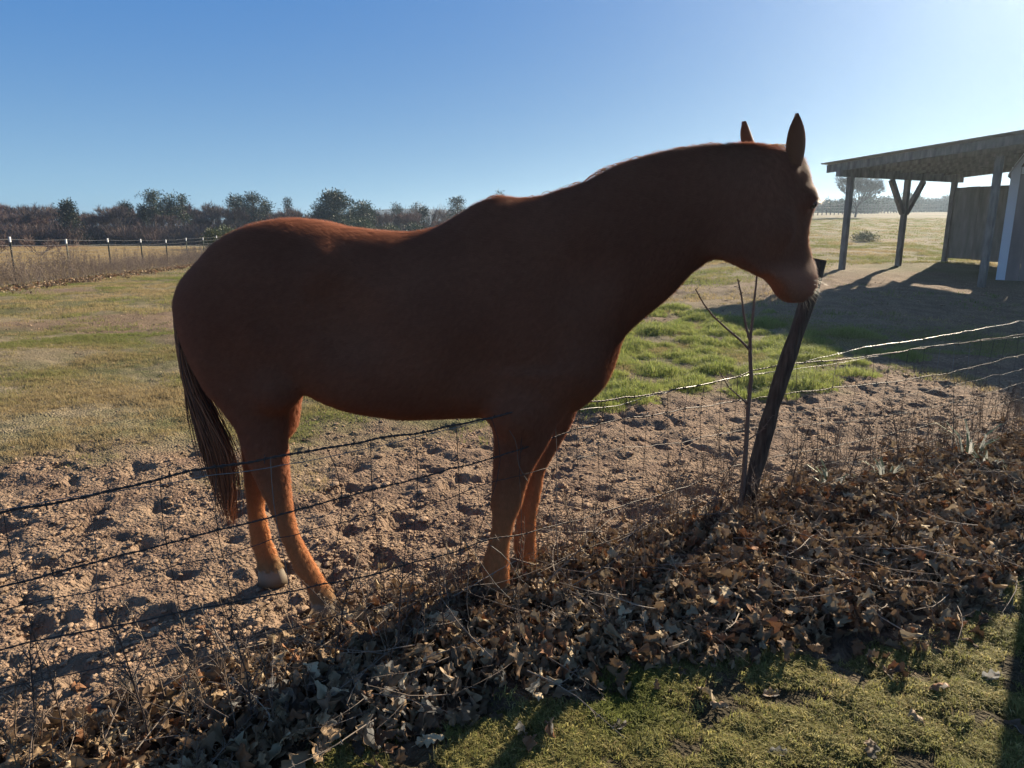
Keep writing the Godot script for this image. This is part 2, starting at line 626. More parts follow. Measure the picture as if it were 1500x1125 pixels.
func build_horse() -> void:
	var torso := PackedFloat32Array([-1.190, 1.155, 1.155, -2.530, 0.030, -1.181, 1.072, 1.193, -2.530, 0.050, -1.163, 1.004, 1.228, -2.530, 0.085, -1.133, 0.929, 1.261, -2.530, 0.125, -1.086, 0.858, 1.303, -2.530, 0.175, -1.012, 0.826, 1.361, -2.530, 0.225, -0.925, 0.826, 1.403, -2.530, 0.255, -0.851, 0.844, 1.425, -2.530, 0.268, -0.760, 0.858, 1.435, -2.530, 0.265, -0.658, 0.798, 1.426, -2.530, 0.270, -0.562, 0.763, 1.406, -2.530, 0.275, -0.465, 0.746, 1.395, -2.530, 0.287, -0.367, 0.732, 1.390, -2.530, 0.300, -0.269, 0.730, 1.406, -2.530, 0.300, -0.171, 0.730, 1.457, -2.530, 0.285, -0.110, 0.730, 1.493, -2.530, 0.271, -0.036, 0.730, 1.514, -2.530, 0.255, 0.037, 0.730, 1.508, -2.530, 0.244, 0.097, 0.730, 1.515, -2.530, 0.235, 0.170, 0.738, 1.537, -2.530, 0.219, 0.231, 0.748, 1.556, -2.530, 0.205, 0.272, 0.771, 1.572, -2.533, 0.190, 0.315, 0.811, 1.595, -2.537, 0.175, 0.343, 0.852, 1.609, -2.540, 0.166, 0.369, 0.916, 1.621, -2.542, 0.159, 0.397, 1.005, 1.631, -2.545, 0.150, 0.433, 1.047, 1.642, -2.549, 0.141, 0.481, 1.089, 1.656, -2.553, 0.130, 0.528, 1.127, 1.667, -2.558, 0.122, 0.576, 1.170, 1.677, -2.563, 0.115, 0.636, 1.236, 1.685, -2.568, 0.108, 0.696, 1.282, 1.692, -2.574, 0.100, 0.756, 1.322, 1.692, -2.580, 0.095, 0.817, 1.356, 1.690, -2.586, 0.090, 0.877, 1.406, 1.681, -2.592, 0.079, 0.925, 1.462, 1.664, -2.597, 0.070, 0.957, 1.579, 1.627, -2.600, 0.040])
	var near_hind := PackedFloat32Array([-0.021, -0.757, -0.652, -2.410, 0.056, 0.030, -0.754, -0.657, -2.410, 0.050, 0.086, -0.758, -0.671, -2.410, 0.036, 0.130, -0.775, -0.697, -2.410, 0.034, 0.174, -0.800, -0.717, -2.410, 0.034, 0.240, -0.823, -0.748, -2.410, 0.030, 0.310, -0.846, -0.776, -2.410, 0.030, 0.390, -0.865, -0.791, -2.410, 0.036, 0.454, -0.890, -0.794, -2.410, 0.042, 0.508, -0.910, -0.795, -2.410, 0.046, 0.583, -0.936, -0.795, -2.410, 0.056, 0.660, -0.956, -0.794, -2.410, 0.068, 0.728, -0.975, -0.789, -2.410, 0.075, 0.792, -1.015, -0.778, -2.410, 0.085, 0.883, -1.061, -0.750, -2.410, 0.100, 0.979, -1.059, -0.748, -2.410, 0.110])
	var far_hind := PackedFloat32Array([-0.013, -1.046, -0.912, -2.660, 0.055, 0.039, -1.040, -0.928, -2.660, 0.046, 0.076, -1.039, -0.942, -2.660, 0.034, 0.112, -1.042, -0.953, -2.660, 0.035, 0.174, -1.056, -0.971, -2.660, 0.031, 0.237, -1.057, -0.980, -2.660, 0.031, 0.310, -1.056, -0.991, -2.660, 0.038, 0.371, -1.057, -0.975, -2.660, 0.044, 0.440, -1.059, -0.946, -2.660, 0.048, 0.519, -1.061, -0.908, -2.660, 0.056, 0.595, -1.062, -0.876, -2.660, 0.068, 0.656, -1.057, -0.832, -2.660, 0.080, 0.768, -1.048, -0.808, -2.660, 0.090, 0.827, -1.048, -0.773, -2.660, 0.100, 0.960, -1.063, -0.747, -2.660, 0.110])
	var near_fore := PackedFloat32Array([-0.010, -0.108, 0.031, -2.420, 0.056, 0.052, -0.095, 0.010, -2.420, 0.042, 0.097, -0.092, -0.008, -2.420, 0.033, 0.147, -0.109, -0.010, -2.420, 0.037, 0.197, -0.109, -0.010, -2.420, 0.038, 0.262, -0.091, -0.008, -2.420, 0.031, 0.325, -0.078, 0.003, -2.420, 0.032, 0.378, -0.072, 0.015, -2.420, 0.040, 0.429, -0.079, 0.037, -2.420, 0.046, 0.492, -0.074, 0.052, -2.420, 0.052, 0.575, -0.069, 0.083, -2.420, 0.066, 0.677, -0.066, 0.138, -2.420, 0.085, 0.782, -0.063, 0.173, -2.420, 0.100, 0.856, -0.086, 0.215, -2.420, 0.110, 0.929, -0.119, 0.237, -2.420, 0.120])
	var far_fore := PackedFloat32Array([-0.030, 0.020, 0.152, -2.680, 0.055, 0.023, 0.028, 0.138, -2.680, 0.045, 0.059, 0.034, 0.120, -2.680, 0.034, 0.096, 0.020, 0.103, -2.680, 0.036, 0.138, 0.006, 0.100, -2.680, 0.037, 0.198, 0.008, 0.097, -2.680, 0.032, 0.266, 0.019, 0.099, -2.680, 0.034, 0.331, 0.027, 0.110, -2.680, 0.042, 0.392, 0.038, 0.120, -2.680, 0.047, 0.455, 0.043, 0.130, -2.680, 0.052, 0.532, 0.049, 0.165, -2.680, 0.066, 0.617, 0.048, 0.212, -2.680, 0.085, 0.697, 0.045, 0.248, -2.680, 0.100, 0.768, 0.040, 0.268, -2.680, 0.110, 0.877, 0.026, 0.289, -2.680, 0.120])
	var head := PackedFloat32Array([1.141, 1.039, -2.620, 0.040, 0.030, 1.148, 1.041, -2.620, 0.064, 0.034, 1.163, 1.040, -2.620, 0.094, 0.043, 1.188, 1.038, -2.620, 0.117, 0.051, 1.212, 1.031, -2.620, 0.139, 0.053, 1.236, 1.016, -2.620, 0.163, 0.055, 1.253, 0.999, -2.620, 0.182, 0.058, 1.273, 0.976, -2.620, 0.205, 0.061, 1.297, 0.954, -2.620, 0.215, 0.065, 1.318, 0.941, -2.620, 0.216, 0.071, 1.345, 0.931, -2.620, 0.208, 0.077, 1.380, 0.924, -2.620, 0.199, 0.087, 1.416, 0.922, -2.620, 0.196, 0.092, 1.451, 0.925, -2.620, 0.195, 0.095, 1.479, 0.930, -2.620, 0.196, 0.097, 1.504, 0.934, -2.620, 0.197, 0.100, 1.532, 0.932, -2.620, 0.192, 0.097, 1.567, 0.925, -2.620, 0.176, 0.092, 1.612, 0.923, -2.620, 0.154, 0.085, 1.639, 0.926, -2.620, 0.134, 0.074, 1.655, 0.930, -2.620, 0.112, 0.068])
	fcell = 0.0095
	forg = Vector3(-1.27, -0.06, -2.93)
	fnx = int(2.42 / fcell)
	fny = int(1.83 / fcell)
	fnz = int(0.78 / fcell)
	field.resize(fnx * fny * fnz)
	field.fill(1.0)
	slices_along(torso, 0.05)
	slices_up(near_hind, 0.045)
	slices_up(far_hind, 0.045)
	slices_up(near_fore, 0.06)
	slices_up(far_fore, 0.06)
	slices_up(head, 0.075, deg_to_rad(38.0), true)
	# muscle and bone under the near side: hip, stifle, elbow, point of shoulder, cheek; hollows at flank, elbow and neck
	ball(Vector3(-0.60, 1.26, -2.325), 0.05, 0.09)
	ball(Vector3(-0.80, 0.88, -2.345), 0.075, 0.07)
	ball(Vector3(0.02, 0.79, -2.36), 0.075, 0.07)
	ball(Vector3(0.23, 0.95, -2.42), 0.09, 0.09)
	ball(Vector3(0.90, 1.40, -2.535), 0.075, 0.06)
	hollow(Vector3(-0.53, 1.12, -2.105), 0.17, 0.07)
	hollow(Vector3(-0.08, 0.93, -2.10), 0.165, 0.07)
	hollow(Vector3(0.27, 1.27, -2.19), 0.17, 0.08)
	hollow(Vector3(-0.95, 0.93, -2.10), 0.18, 0.08)
	ball(Vector3(1.046, 1.510, -2.598), 0.028, 0.05)   # brow over the near eye
	for i in field.size():
		field[i] += 0.004
	var s := Shape.new()
	s.colored = true
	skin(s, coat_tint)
	var body_count := s.v.size()
	ear(s, Vector3(0.966, 1.615, -2.55), Vector3(0.962, 1.785, -2.545), 0.041, 0.022, deg_to_rad(20.0), Vector3(0.002, 0, 0))
	ear(s, Vector3(0.872, 1.655, -2.68), Vector3(0.830, 1.779, -2.69), 0.033, 0.026, deg_to_rad(40.0), Vector3(-0.010, 0, 0))
	var horse := thing("horse", "chestnut horse standing side-on behind the wire fence with its head turned away", "horse")
	var coat := mat("horse coat", Color.WHITE, 0.6, 0.2)
	coat.rim_enabled = true
	coat.rim = 0.05
	coat.rim_tint = 0.9
	obj("body", s.mesh(), coat, horse)
	# winter coat: short hairs over the whole body
	var tuft := Shape.new()
	for k in 5:
		var a := rng.randf() * TAU
		var b := Vector3(cos(a), 0, sin(a)) * 0.004 * rng.randf()
		var tip := b + Vector3(rng.randf_range(-0.002, 0.002), 0.0045 + rng.randf() * 0.004, -0.013 - 0.006 * rng.randf())
		var w := Vector3(0.0007, 0, 0)
		tuft.tri(b - w, b + w, tip)
	var where := []
	var tints := []
	for k in body_count:
		var p := s.v[k]
		var g := s.n[k]
		if p.y < 0.06 or p.distance_to(Vector3(1.06, 1.49, -2.60)) < 0.03:
			continue
		for rep in 3:
			var q := p + Vector3(rng.randf_range(-0.005, 0.005), rng.randf_range(-0.005, 0.005), rng.randf_range(-0.005, 0.005))
			q -= g * g.dot(q - p)
			var flow := Vector3(-0.15, -1.0, 0.0).lerp(Vector3(-0.9, -0.35, 0.0), smooth(0.45, 1.0, p.y)).lerp(Vector3(0.1, -1.0, 0.0), smooth(0.6, 0.9, p.x))
			flow += Vector3(rng.randf_range(-0.25, 0.25), rng.randf_range(-0.25, 0.25), rng.randf_range(-0.25, 0.25))
			flow = (flow - g * flow.dot(g)).normalized()
			where.append(Transform3D(Basis(g.cross(-flow), g, -flow).scaled_local(Vector3.ONE * rng.randf_range(0.85, 1.5) * (1.0 + 0.5 * smooth(1.3, 1.38, p.y) * smooth(0.9, 0.7, p.x)) * (1.0 - 0.55 * smooth(1.32, 1.25, p.y) * smooth(0.85, 0.9, p.x))), q - g * 0.001))
			var c := s.c[k]
			tints.append(c * rng.randf_range(1.0, 1.5))
	scatter("coat_hair", tuft.mesh(), thin(mat("coat hair", Color.WHITE, 0.6, 0.12), Color(0.9, 0.9, 0.9)), where, tints, horse)
	# tail
	var t := Shape.new()
	t.colored = true
	for k in 560:
		var f := rng.randf()
		var root := Vector3(-1.19, 1.14, -2.525).lerp(Vector3(-1.172, 0.955, -2.51), f) + Vector3(rng.randf_range(-0.006, 0.012), 0, rng.randf_range(-0.045, 0.045))
		var u := clampf(0.75 * rng.randf() + 0.35 * f - 0.05, 0.0, 1.0)
		var low := 0.30 + 0.38 * pow(absf(rng.randfn(0.0, 0.55)), 1.2)
		var wob := rng.randf_range(-0.012, 0.012)
		var z := root.z + rng.randf_range(-0.03, 0.03)
		var pts := PackedVector3Array()
		for i in 9:
			var v := float(i) / 8.0
			var y := lerpf(root.y, low, v)
			var left := track(y, [0.30, 0.38, 0.52, 0.70, 0.86, 0.98, 1.16], [-1.075, -1.108, -1.147, -1.172, -1.178, -1.176, -1.19])
			var right := track(y, [0.30, 0.38, 0.49, 0.60, 0.73, 0.86, 0.96, 1.16], [-1.045, -1.032, -1.016, -1.02, -1.056, -1.105, -1.135, -1.17])
			pts.append(Vector3(lerpf(lerpf(left, right, u), root.x, (1.0 - v) * (1.0 - v) * 0.8) + wob * sin(v * 7.0), y, lerpf(root.z, z, v)))
		var shade := rng.randf_range(0.6, 1.3)
		hair_strand(t, pts, rng.randf_range(0.0011, 0.0028), Color(0.11, 0.046, 0.026) * shade if rng.randf() < 0.55 else Color(0.30, 0.12, 0.055) * shade)
	obj("tail", t.mesh(), thin(mat("tail hair", Color.WHITE, 0.45, 0.5), Color(0.5, 0.5, 0.5)), horse)
	# mane, lying on the far side with loose wisps over the crest
	var mn := Shape.new()
	mn.colored = true
	for k in 420:
		var x := rng.randf_range(-0.05, 0.90)
		var y := section(torso, 5, x)[2]
		var z := -2.54 - 0.055 * smooth(0.0, 0.9, x)
		var loose := rng.randf() < 0.2 or (x > 0.30 and x < 0.42 and rng.randf() < 0.5)
		var lift := rng.randf_range(0.004, 0.015) if loose else rng.randf_range(0.001, 0.006)
		var slant := rng.randf_range(-0.11, 0.0)
		var pts := PackedVector3Array()
		for i in 6:
			var v := float(i) / 5.0
			pts.append(Vector3(x + slant * v * (1.0 if loose else 0.6), y - 0.006 + lift * sin(PI * minf(v * 1.6, 1.0)) - 0.16 * v * v * (0.35 if loose else 1.0), z + 0.02 - 0.15 * v * (0.5 if loose else 1.0)))
		hair_strand(mn, pts, rng.randf_range(0.0007, 0.0018), Color(0.46, 0.21, 0.085) * rng.randf_range(0.6, 1.3))
	for k in 50:   # forelock between the ears
		var p := Vector3(rng.randf_range(0.89, 0.95), 1.688, -2.62 + rng.randf_range(-0.03, 0.03))
		var pts := PackedVector3Array()
		for i in 5:
			var v := float(i) / 4.0
			pts.append(p + Vector3(0.09 * v + rng.randf_range(-0.01, 0.01), 0.018 * sin(PI * v) - 0.10 * v * v, -0.08 * v))
		hair_strand(mn, pts, 0.0012, Color(0.42, 0.18, 0.07) * rng.randf_range(0.7, 1.3))
	obj("mane", mn.mesh(), thin(mat("mane hair", Color.WHITE, 0.6, 0.15), Color(0.5, 0.5, 0.5)), horse)
	# whiskers, lashes, chin hair
	var wh := Shape.new()
	for k in 48:
		var a := rng.randf_range(-1.4, 0.3)
		var p := Vector3(1.045 + 0.055 * cos(a), 1.21 + 0.07 * sin(a), -2.62 + rng.randf_range(-0.05, 0.05))
		var out := Vector3(cos(a), sin(a) - 0.35, rng.randf_range(-0.5, 0.5)).normalized() * rng.randf_range(0.015, 0.05)
		wh.tube(PackedVector3Array([p, p + out * 0.5 + Vector3(0, 0.002, 0), p + out]), PackedFloat32Array([0.0005, 0.0004, 0.0002]), 3)
	for k in 26:
		var p := Vector3(rng.randf_range(0.90, 0.99), rng.randf_range(1.17, 1.235), -2.60 + rng.randf_range(-0.04, 0.04))
		wh.tube(PackedVector3Array([p, p + Vector3(-0.008, -0.035, 0) * rng.randf_range(0.6, 1.4)]), PackedFloat32Array([0.0005, 0.0002]), 3)
	obj("whiskers", wh.mesh(), mat("whisker", lin(0.34, 0.28, 0.2), 0.45, 0.3), horse)
	var ls := Shape.new()
	for k in 14:
		var p := Vector3(1.076, 1.498 + 0.0012 * k, -2.61 + 0.002 * k)
		ls.tube(PackedVector3Array([p, p + Vector3(0.018, -0.004, 0.002), p + Vector3(0.026, -0.012, 0.004)]), PackedFloat32Array([0.0008, 0.0006, 0.0003]), 3)
	obj("eyelashes", ls.mesh(), mat("lash", lin(0.10, 0.05, 0.03), 0.4), horse)
	var eye := SphereMesh.new()
	eye.radius = 0.019
	eye.height = 0.038
	eye.radial_segments = 20
	eye.rings = 12
	var em := mat("eye", lin(0.012, 0.008, 0.006), 0.06, 0.6)
	obj("eye", eye, em, horse).position = Vector3(1.060, 1.490, -2.590)


# ---------------------------------------------------------------- ground
func lines(parts: Array) -> PackedFloat32Array:   # from, to, step at from, step at to
	var out := PackedFloat32Array()
	var x: float = parts[0][0]
	for p in parts:
		while x < p[1] - 0.0001:
			out.append(x)
			var t: float = (x - p[0]) / (p[1] - p[0])
			x += lerpf(p[2], p[3], t)
		x = p[1]
	out.append(x)
	return out


func build_ground() -> void:
	var ds := lines([[-6.0, 1.0, 0.8, 0.15], [1.0, 1.5, 0.12, 0.03], [1.5, 4.6, 0.02, 0.024], [4.6, 9.0, 0.03, 0.07], [9.0, 24.0, 0.09, 0.3], [24.0, 80.0, 0.5, 2.0], [80.0, 200.0, 4.0, 12.0], [200.0, RADIUS_FAR, 30.0, 60.0]])
	var xs := lines([[-RADIUS_FAR, -120.0, 60.0, 10.0], [-120.0, -30.0, 6.0, 1.2], [-30.0, -9.0, 0.6, 0.22], [-9.0, -3.2, 0.16, 0.04], [-3.2, 3.6, 0.024, 0.024], [3.6, 10.0, 0.035, 0.16], [10.0, 30.0, 0.2, 0.7], [30.0, 120.0, 1.2, 6.0], [120.0, RADIUS_FAR, 10.0, 60.0]])
	var nx := xs.size()
	var nd := ds.size()
	var s := Shape.new()
	s.colored = true
	s.v.resize(nx * nd)
	s.n.resize(nx * nd)
	s.c.resize(nx * nd)
	for j in nd:
		for i in nx:
			var at := j * nx + i
			s.v[at] = Vector3(xs[i], land(xs[i], -ds[j]), -ds[j])
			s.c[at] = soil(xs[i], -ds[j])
	for j in nd:
		for i in nx:
			var a := s.v[j * nx + maxi(i - 1, 0)]
			var b := s.v[j * nx + mini(i + 1, nx - 1)]
			var c := s.v[maxi(j - 1, 0) * nx + i]
			var e := s.v[mini(j + 1, nd - 1) * nx + i]
			s.n[j * nx + i] = (b - a).cross(e - c).normalized()
	s.ix.resize((nx - 1) * (nd - 1) * 6)
	var k := 0
	for j in nd - 1:
		for i in nx - 1:
			var a := j * nx + i
			s.ix[k] = a; s.ix[k + 1] = a + nx; s.ix[k + 2] = a + 1
			s.ix[k + 3] = a + 1; s.ix[k + 4] = a + nx; s.ix[k + 5] = a + nx + 1
			k += 6
	var m := mat("soil", Color.WHITE, 0.95, 0.25)
	texture_on(m, noise_texture(512, 0.03, 5, Color(0.62, 0.62, 0.62), Color(1, 1, 1), 11), noise_texture(512, 0.055, 5, Color.BLACK, Color.WHITE, 12), Vector3(1.7, 1.7, 1.7), 1.8)
	tag(obj("ground", s.mesh(), m), "bare trodden soil and patchy winter pasture", "ground", "", "structure")


func clod_mesh(seed_value: int, rough: float) -> ArrayMesh:
	var f := FastNoiseLite.new()
	f.seed = seed_value
	f.frequency = 0.9
	var s := Shape.new()
	var rows := 6
	var cols := 9
	for r in rows + 1:
		var th := PI * r / rows
		for k in cols:
			var ph := TAU * k / cols
			var d := Vector3(sin(th) * cos(ph), cos(th) * 0.75, sin(th) * sin(ph))
			var rr := 1.0 + rough * f.get_noise_3d(d.x * 1.4, d.y * 1.4, d.z * 1.4) + 0.5 * rough * f.get_noise_3d(d.x * 3.5, d.y * 3.5, d.z * 3.5)
			s.v.append(d * rr)
			s.n.append(d.normalized())
	for r in rows:
		for k in cols:
			var a := r * cols + k
			var b := r * cols + (k + 1) % cols
			s.ix.append(a); s.ix.append(a + cols); s.ix.append(b)
			s.ix.append(b); s.ix.append(a + cols); s.ix.append(b + cols)
	return s.mesh()


func build_clods() -> void:
	var m := mat("clod", lin(0.35, 0.245, 0.165), 0.95, 0.25)
	texture_on(m, null, noise_texture(256, 0.04, 4, Color.BLACK, Color.WHITE, 14), Vector3(6, 6, 6), 0.6)
	for kind in 3:
		var where := []
		var tints := []
		var tries := 0
		while where.size() < 20000 and tries < 160000:
			tries += 1
			var d := sqrt(lerpf(1.5 * 1.5, 14.0 * 14.0, pow(rng.randf(), 2.2)))
			var x := d * rng.randf_range(-0.85, 0.85)
			if d < leaf_near(x) + 0.3:
				continue
			if rng.randf() > (0.04 + bare(x, -d)) * (1.0 - leaf_share(x, d)) * (0.25 + smooth(-0.1, 0.35, noise_b.get_noise_2d(x * 2.0, -d * 2.0))):
				continue
			var r := 0.002 + 0.0095 * pow(rng.randf(), 3.5) + (rng.randf() * 0.02 if rng.randf() < 0.012 else 0.0)
			where.append(Transform3D(Basis.from_euler(Vector3(rng.randf_range(-0.5, 0.5), rng.randf() * TAU, rng.randf_range(-0.5, 0.5))).scaled(Vector3(r, r * rng.randf_range(0.35, 0.8), r * rng.randf_range(0.6, 1.6))), Vector3(x, land(x, -d) + r * 0.1, -d)))
			tints.append(Color.WHITE * rng.randf_range(0.5, 1.05))
		tag(scatter("soil_clods", clod_mesh(20 + kind, 1.0), m, where, tints), "loose clods of reddish brown soil in the trodden pen", "soil clods", "clods on the trodden soil", "stuff")


# ---------------------------------------------------------------- grass and weeds
func grass_tuft(blades: int, height: float, spread: float, width: float, lean: float) -> ArrayMesh:
	var s := Shape.new()
	s.colored = true
	for k in blades:
		var a := rng.randf() * TAU
		var b := Vector3(cos(a), 0, sin(a)) * spread * sqrt(rng.randf())
		var h := height * rng.randf_range(0.45, 1.0)
		var t := rng.randf() * TAU
		var out := Vector3(cos(t), 0, sin(t)) * h * lean * rng.randf_range(0.3, 1.3)
		var w := Vector3(-sin(t), 0, cos(t)) * width * rng.randf_range(0.7, 1.2)
		var mid := b + out * 0.35 + Vector3(0, h * 0.6, 0)
		var tip := b + out + Vector3(0, h * (0.95 - 0.25 * lean), 0)
		var col := Color.WHITE * rng.randf_range(0.7, 1.2)
		s.tri(b - w, b + w, mid + w * 0.7, col)
		s.tri(b - w, mid + w * 0.7, mid - w * 0.7, col)
		s.tri(mid - w * 0.7, mid + w * 0.7, tip, col)
	return s.mesh()


func grass_color(x: float, d: float, dry: float) -> Color:
	var g := Color(0.17, 0.205, 0.06).lerp(Color(0.25, 0.265, 0.09), rng.randf())
	var tan := Color(0.46, 0.36, 0.19).lerp(Color(0.30, 0.23, 0.125), rng.randf())
	var w := noise_a.get_noise_2d(x * 0.45 - 20.0, -d * 0.45) * 1.2 + noise_b.get_noise_2d(x * 1.3, -d * 1.3) * 0.5
	return g.lerp(tan, clampf(dry + w + rng.randf_range(-0.3, 0.3), 0.0, 1.0))


func spot(x: float, d: float, grow: float, sink := 0.004) -> Transform3D:
	return Transform3D(Basis.from_euler(Vector3(rng.randf_range(-0.12, 0.12), rng.randf() * TAU, rng.randf_range(-0.12, 0.12))).scaled(Vector3(grow, grow * rng.randf_range(0.75, 1.2), grow)), Vector3(x, land(x, -d) - sink, -d))


func build_grass() -> void:
	var gm := thin(mat("grass", Color.WHITE, 0.6, 0.16), Color(0.95, 0.95, 0.95))
	# short winter pasture
	for kind in 3:
		var where := []
		var tints := []
		var tries := 0
		var d0: float = [3.0, 10.0, 24.0][kind]
		var d1: float = [10.5, 26.0, 62.0][kind]
		var most: int = [52000, 46000, 26000][kind]
		while where.size() < most and tries < most * 5:
			tries += 1
			var d := sqrt(lerpf(d0 * d0, d1 * d1, rng.randf()))
			var x := d * rng.randf_range(-0.86, 0.86)
			if d > 12.0 and x < -14.6 - 0.18 * (d - 22.5):
				continue
			if Vector2(x - 9.3, d - 14.8).length() < 2.6:
				continue
			var k := bare(x, -d)
			if rng.randf() < k * 1.02 or leaf_share(x, d) > 0.2 and d < 8.0 or d < leaf_far(x):
				continue
			var patch := noise_b.get_noise_2d(x * 1.1 + 3.0, -d * 1.1)
			if rng.randf() > 0.52 + patch * 1.7:
				continue
			where.append(spot(x, d, rng.randf_range(0.6, 1.2) * (1.0 + 0.4 * patch)))
			tints.append(grass_color(x, d, 0.55 if x < 0.0 else 0.35))
		var tuft := grass_tuft([7, 9, 10][kind], [0.05, 0.07, 0.10][kind], [0.035, 0.07, 0.14][kind], [0.0018, 0.003, 0.006][kind], 0.8)
		tag(scatter("pasture_grass", tuft, gm, where, tints), "short patchy winter grass of the pasture", "grass", "pasture grass", "stuff")
	# lush tussocks beyond the pen
	var hubs := []
	for k in 760:
		var d := rng.randf_range(5.0, 13.0)
		var x := rng.randf_range(0.2, 6.5)
		if rng.randf() < lush(x, -d) and noise_a.get_noise_2d(x * 1.5, -d * 1.5) > -0.25:
			hubs.append(Vector3(x, rng.randf_range(0.09, 0.30), d))
	var lw := []
	var lt := []
	for h in hubs:
		for k in int(170 * h.y * h.y / 0.04):
			var a := rng.randf() * TAU
			var r: float = h.y * sqrt(rng.randf())
			var x: float = h.x + cos(a) * r
			var d: float = h.z + sin(a) * r * 0.8
			lw.append(spot(x, d, rng.randf_range(0.6, 1.15) * (1.3 - 0.9 * r / h.y) * (0.6 + 2.6 * h.y)))
			lt.append(Color(0.23, 0.31, 0.06).lerp(Color(0.34, 0.40, 0.11), rng.randf()).lerp(Color(0.42, 0.37, 0.18), 0.5 * rng.randf()))
	tag(scatter("lush_grass", grass_tuft(7, 0.115, 0.02, 0.0022, 0.7), gm, lw, lt), "lush green grass tussocks between the horse and the shed", "grass", "", "stuff")
	# mown lawn this side of the leaves
	for kind in 2:
		var nw := []
		var nt := []
		while nw.size() < [19000, 5000][kind]:
			var d := rng.randf_range(1.25, 3.4)
			var x := rng.randf_range(-0.95, 0.86) * d * 1.1
			var over := d - leaf_near(x)
			if over > 0.10 or over > 0.0 and rng.randf() < over * 10.0:
				continue
			if rng.randf() > 0.6 + noise_b.get_noise_2d(x * 6.0, -d * 6.0) * 1.9:
				continue
			nw.append(spot(x, d, rng.randf_range(0.5, 1.2)))
			nt.append((Color(0.19, 0.21, 0.055).lerp(Color(0.48, 0.40, 0.18), rng.randf() * rng.randf() + 0.2) * rng.randf_range(0.6, 1.3) if kind == 0 else Color(0.48, 0.37, 0.20).lerp(Color(0.20, 0.13, 0.07), rng.randf())).lerp(Color(0.12, 0.16, 0.035), clampf(noise_a.get_noise_2d(x * 2.0, -d * 2.0) * 1.5, 0.0, 0.7)))
		var tuft := grass_tuft(14, 0.032, 0.02, 0.0017, 1.0) if kind == 0 else grass_tuft(3, 0.036, 0.014, 0.0010, 1.9)
		tag(scatter("lawn_grass", tuft, gm, nw, nt), "short mossy lawn with dry clippings in front of the leaves", "grass", "lawn in front of the leaves", "stuff")
	# straw coloured hay field over the far wire fence
	var hw := []
	var ht := []
	while hw.size() < 24000:
		var d := sqrt(lerpf(20.0 * 20.0, 70.0 * 70.0, rng.randf()))
		var x := d * rng.randf_range(-0.9, -0.3)
		if x > -15.4 - 0.18 * (d - 22.5):
			continue
		hw.append(spot(x, d, rng.randf_range(0.7, 1.3)))
		ht.append(Color(0.50, 0.39, 0.21).lerp(Color(0.40, 0.30, 0.16), rng.randf()))
	tag(scatter("hay_field_grass", grass_tuft(10, 0.22, 0.15, 0.006, 0.5), gm, hw, ht), "tall straw coloured grass in the field beyond the wire fence", "grass", "", "stuff")


func stalk_shape(height: float, twigs: int, r: float) -> ArrayMesh:
	var s := Shape.new()
	var pts := PackedVector3Array()
	var rad := PackedFloat32Array()
	var lean := Vector3(rng.randf_range(-0.25, 0.25), 0, rng.randf_range(-0.25, 0.25))
	for i in 5:
		var t := i / 4.0
		pts.append(Vector3(0, height * t, 0) + lean * height * t * t + Vector3(rng.randf_range(-0.02, 0.02), 0, rng.randf_range(-0.02, 0.02)) * height * t)
		rad.append(r * (1.0 - 0.7 * t))
	s.tube(pts, rad, 4)
	for k in twigs:
		var t := rng.randf_range(0.25, 0.98)
		var i := int(t * 4.0)
		var p := pts[i].lerp(pts[mini(i + 1, 4)], t * 4.0 - i)
		var a := rng.randf() * TAU
		var l := height * rng.randf_range(0.08, 0.3) * (1.2 - t)
		var d := Vector3(cos(a), rng.randf_range(0.5, 1.3), sin(a)).normalized() * l
		var q := p + d
		s.tube(PackedVector3Array([p, p + d * 0.5 + Vector3(0, 0.006, 0), q]), PackedFloat32Array([r * 0.5, r * 0.4, r * 0.25]), 3)
		for e in 2:
			var b := q - d * rng.randf_range(0.0, 0.6)
			var w := Vector3(rng.randf_range(-1, 1), rng.randf_range(-0.3, 1), rng.randf_range(-1, 1)).normalized() * r * 4.0
			s.tri(b, b + w + Vector3(0, r, 0), b + w * 1.6 + Vector3(r * 1.5, 0, 0))
	return s.mesh()


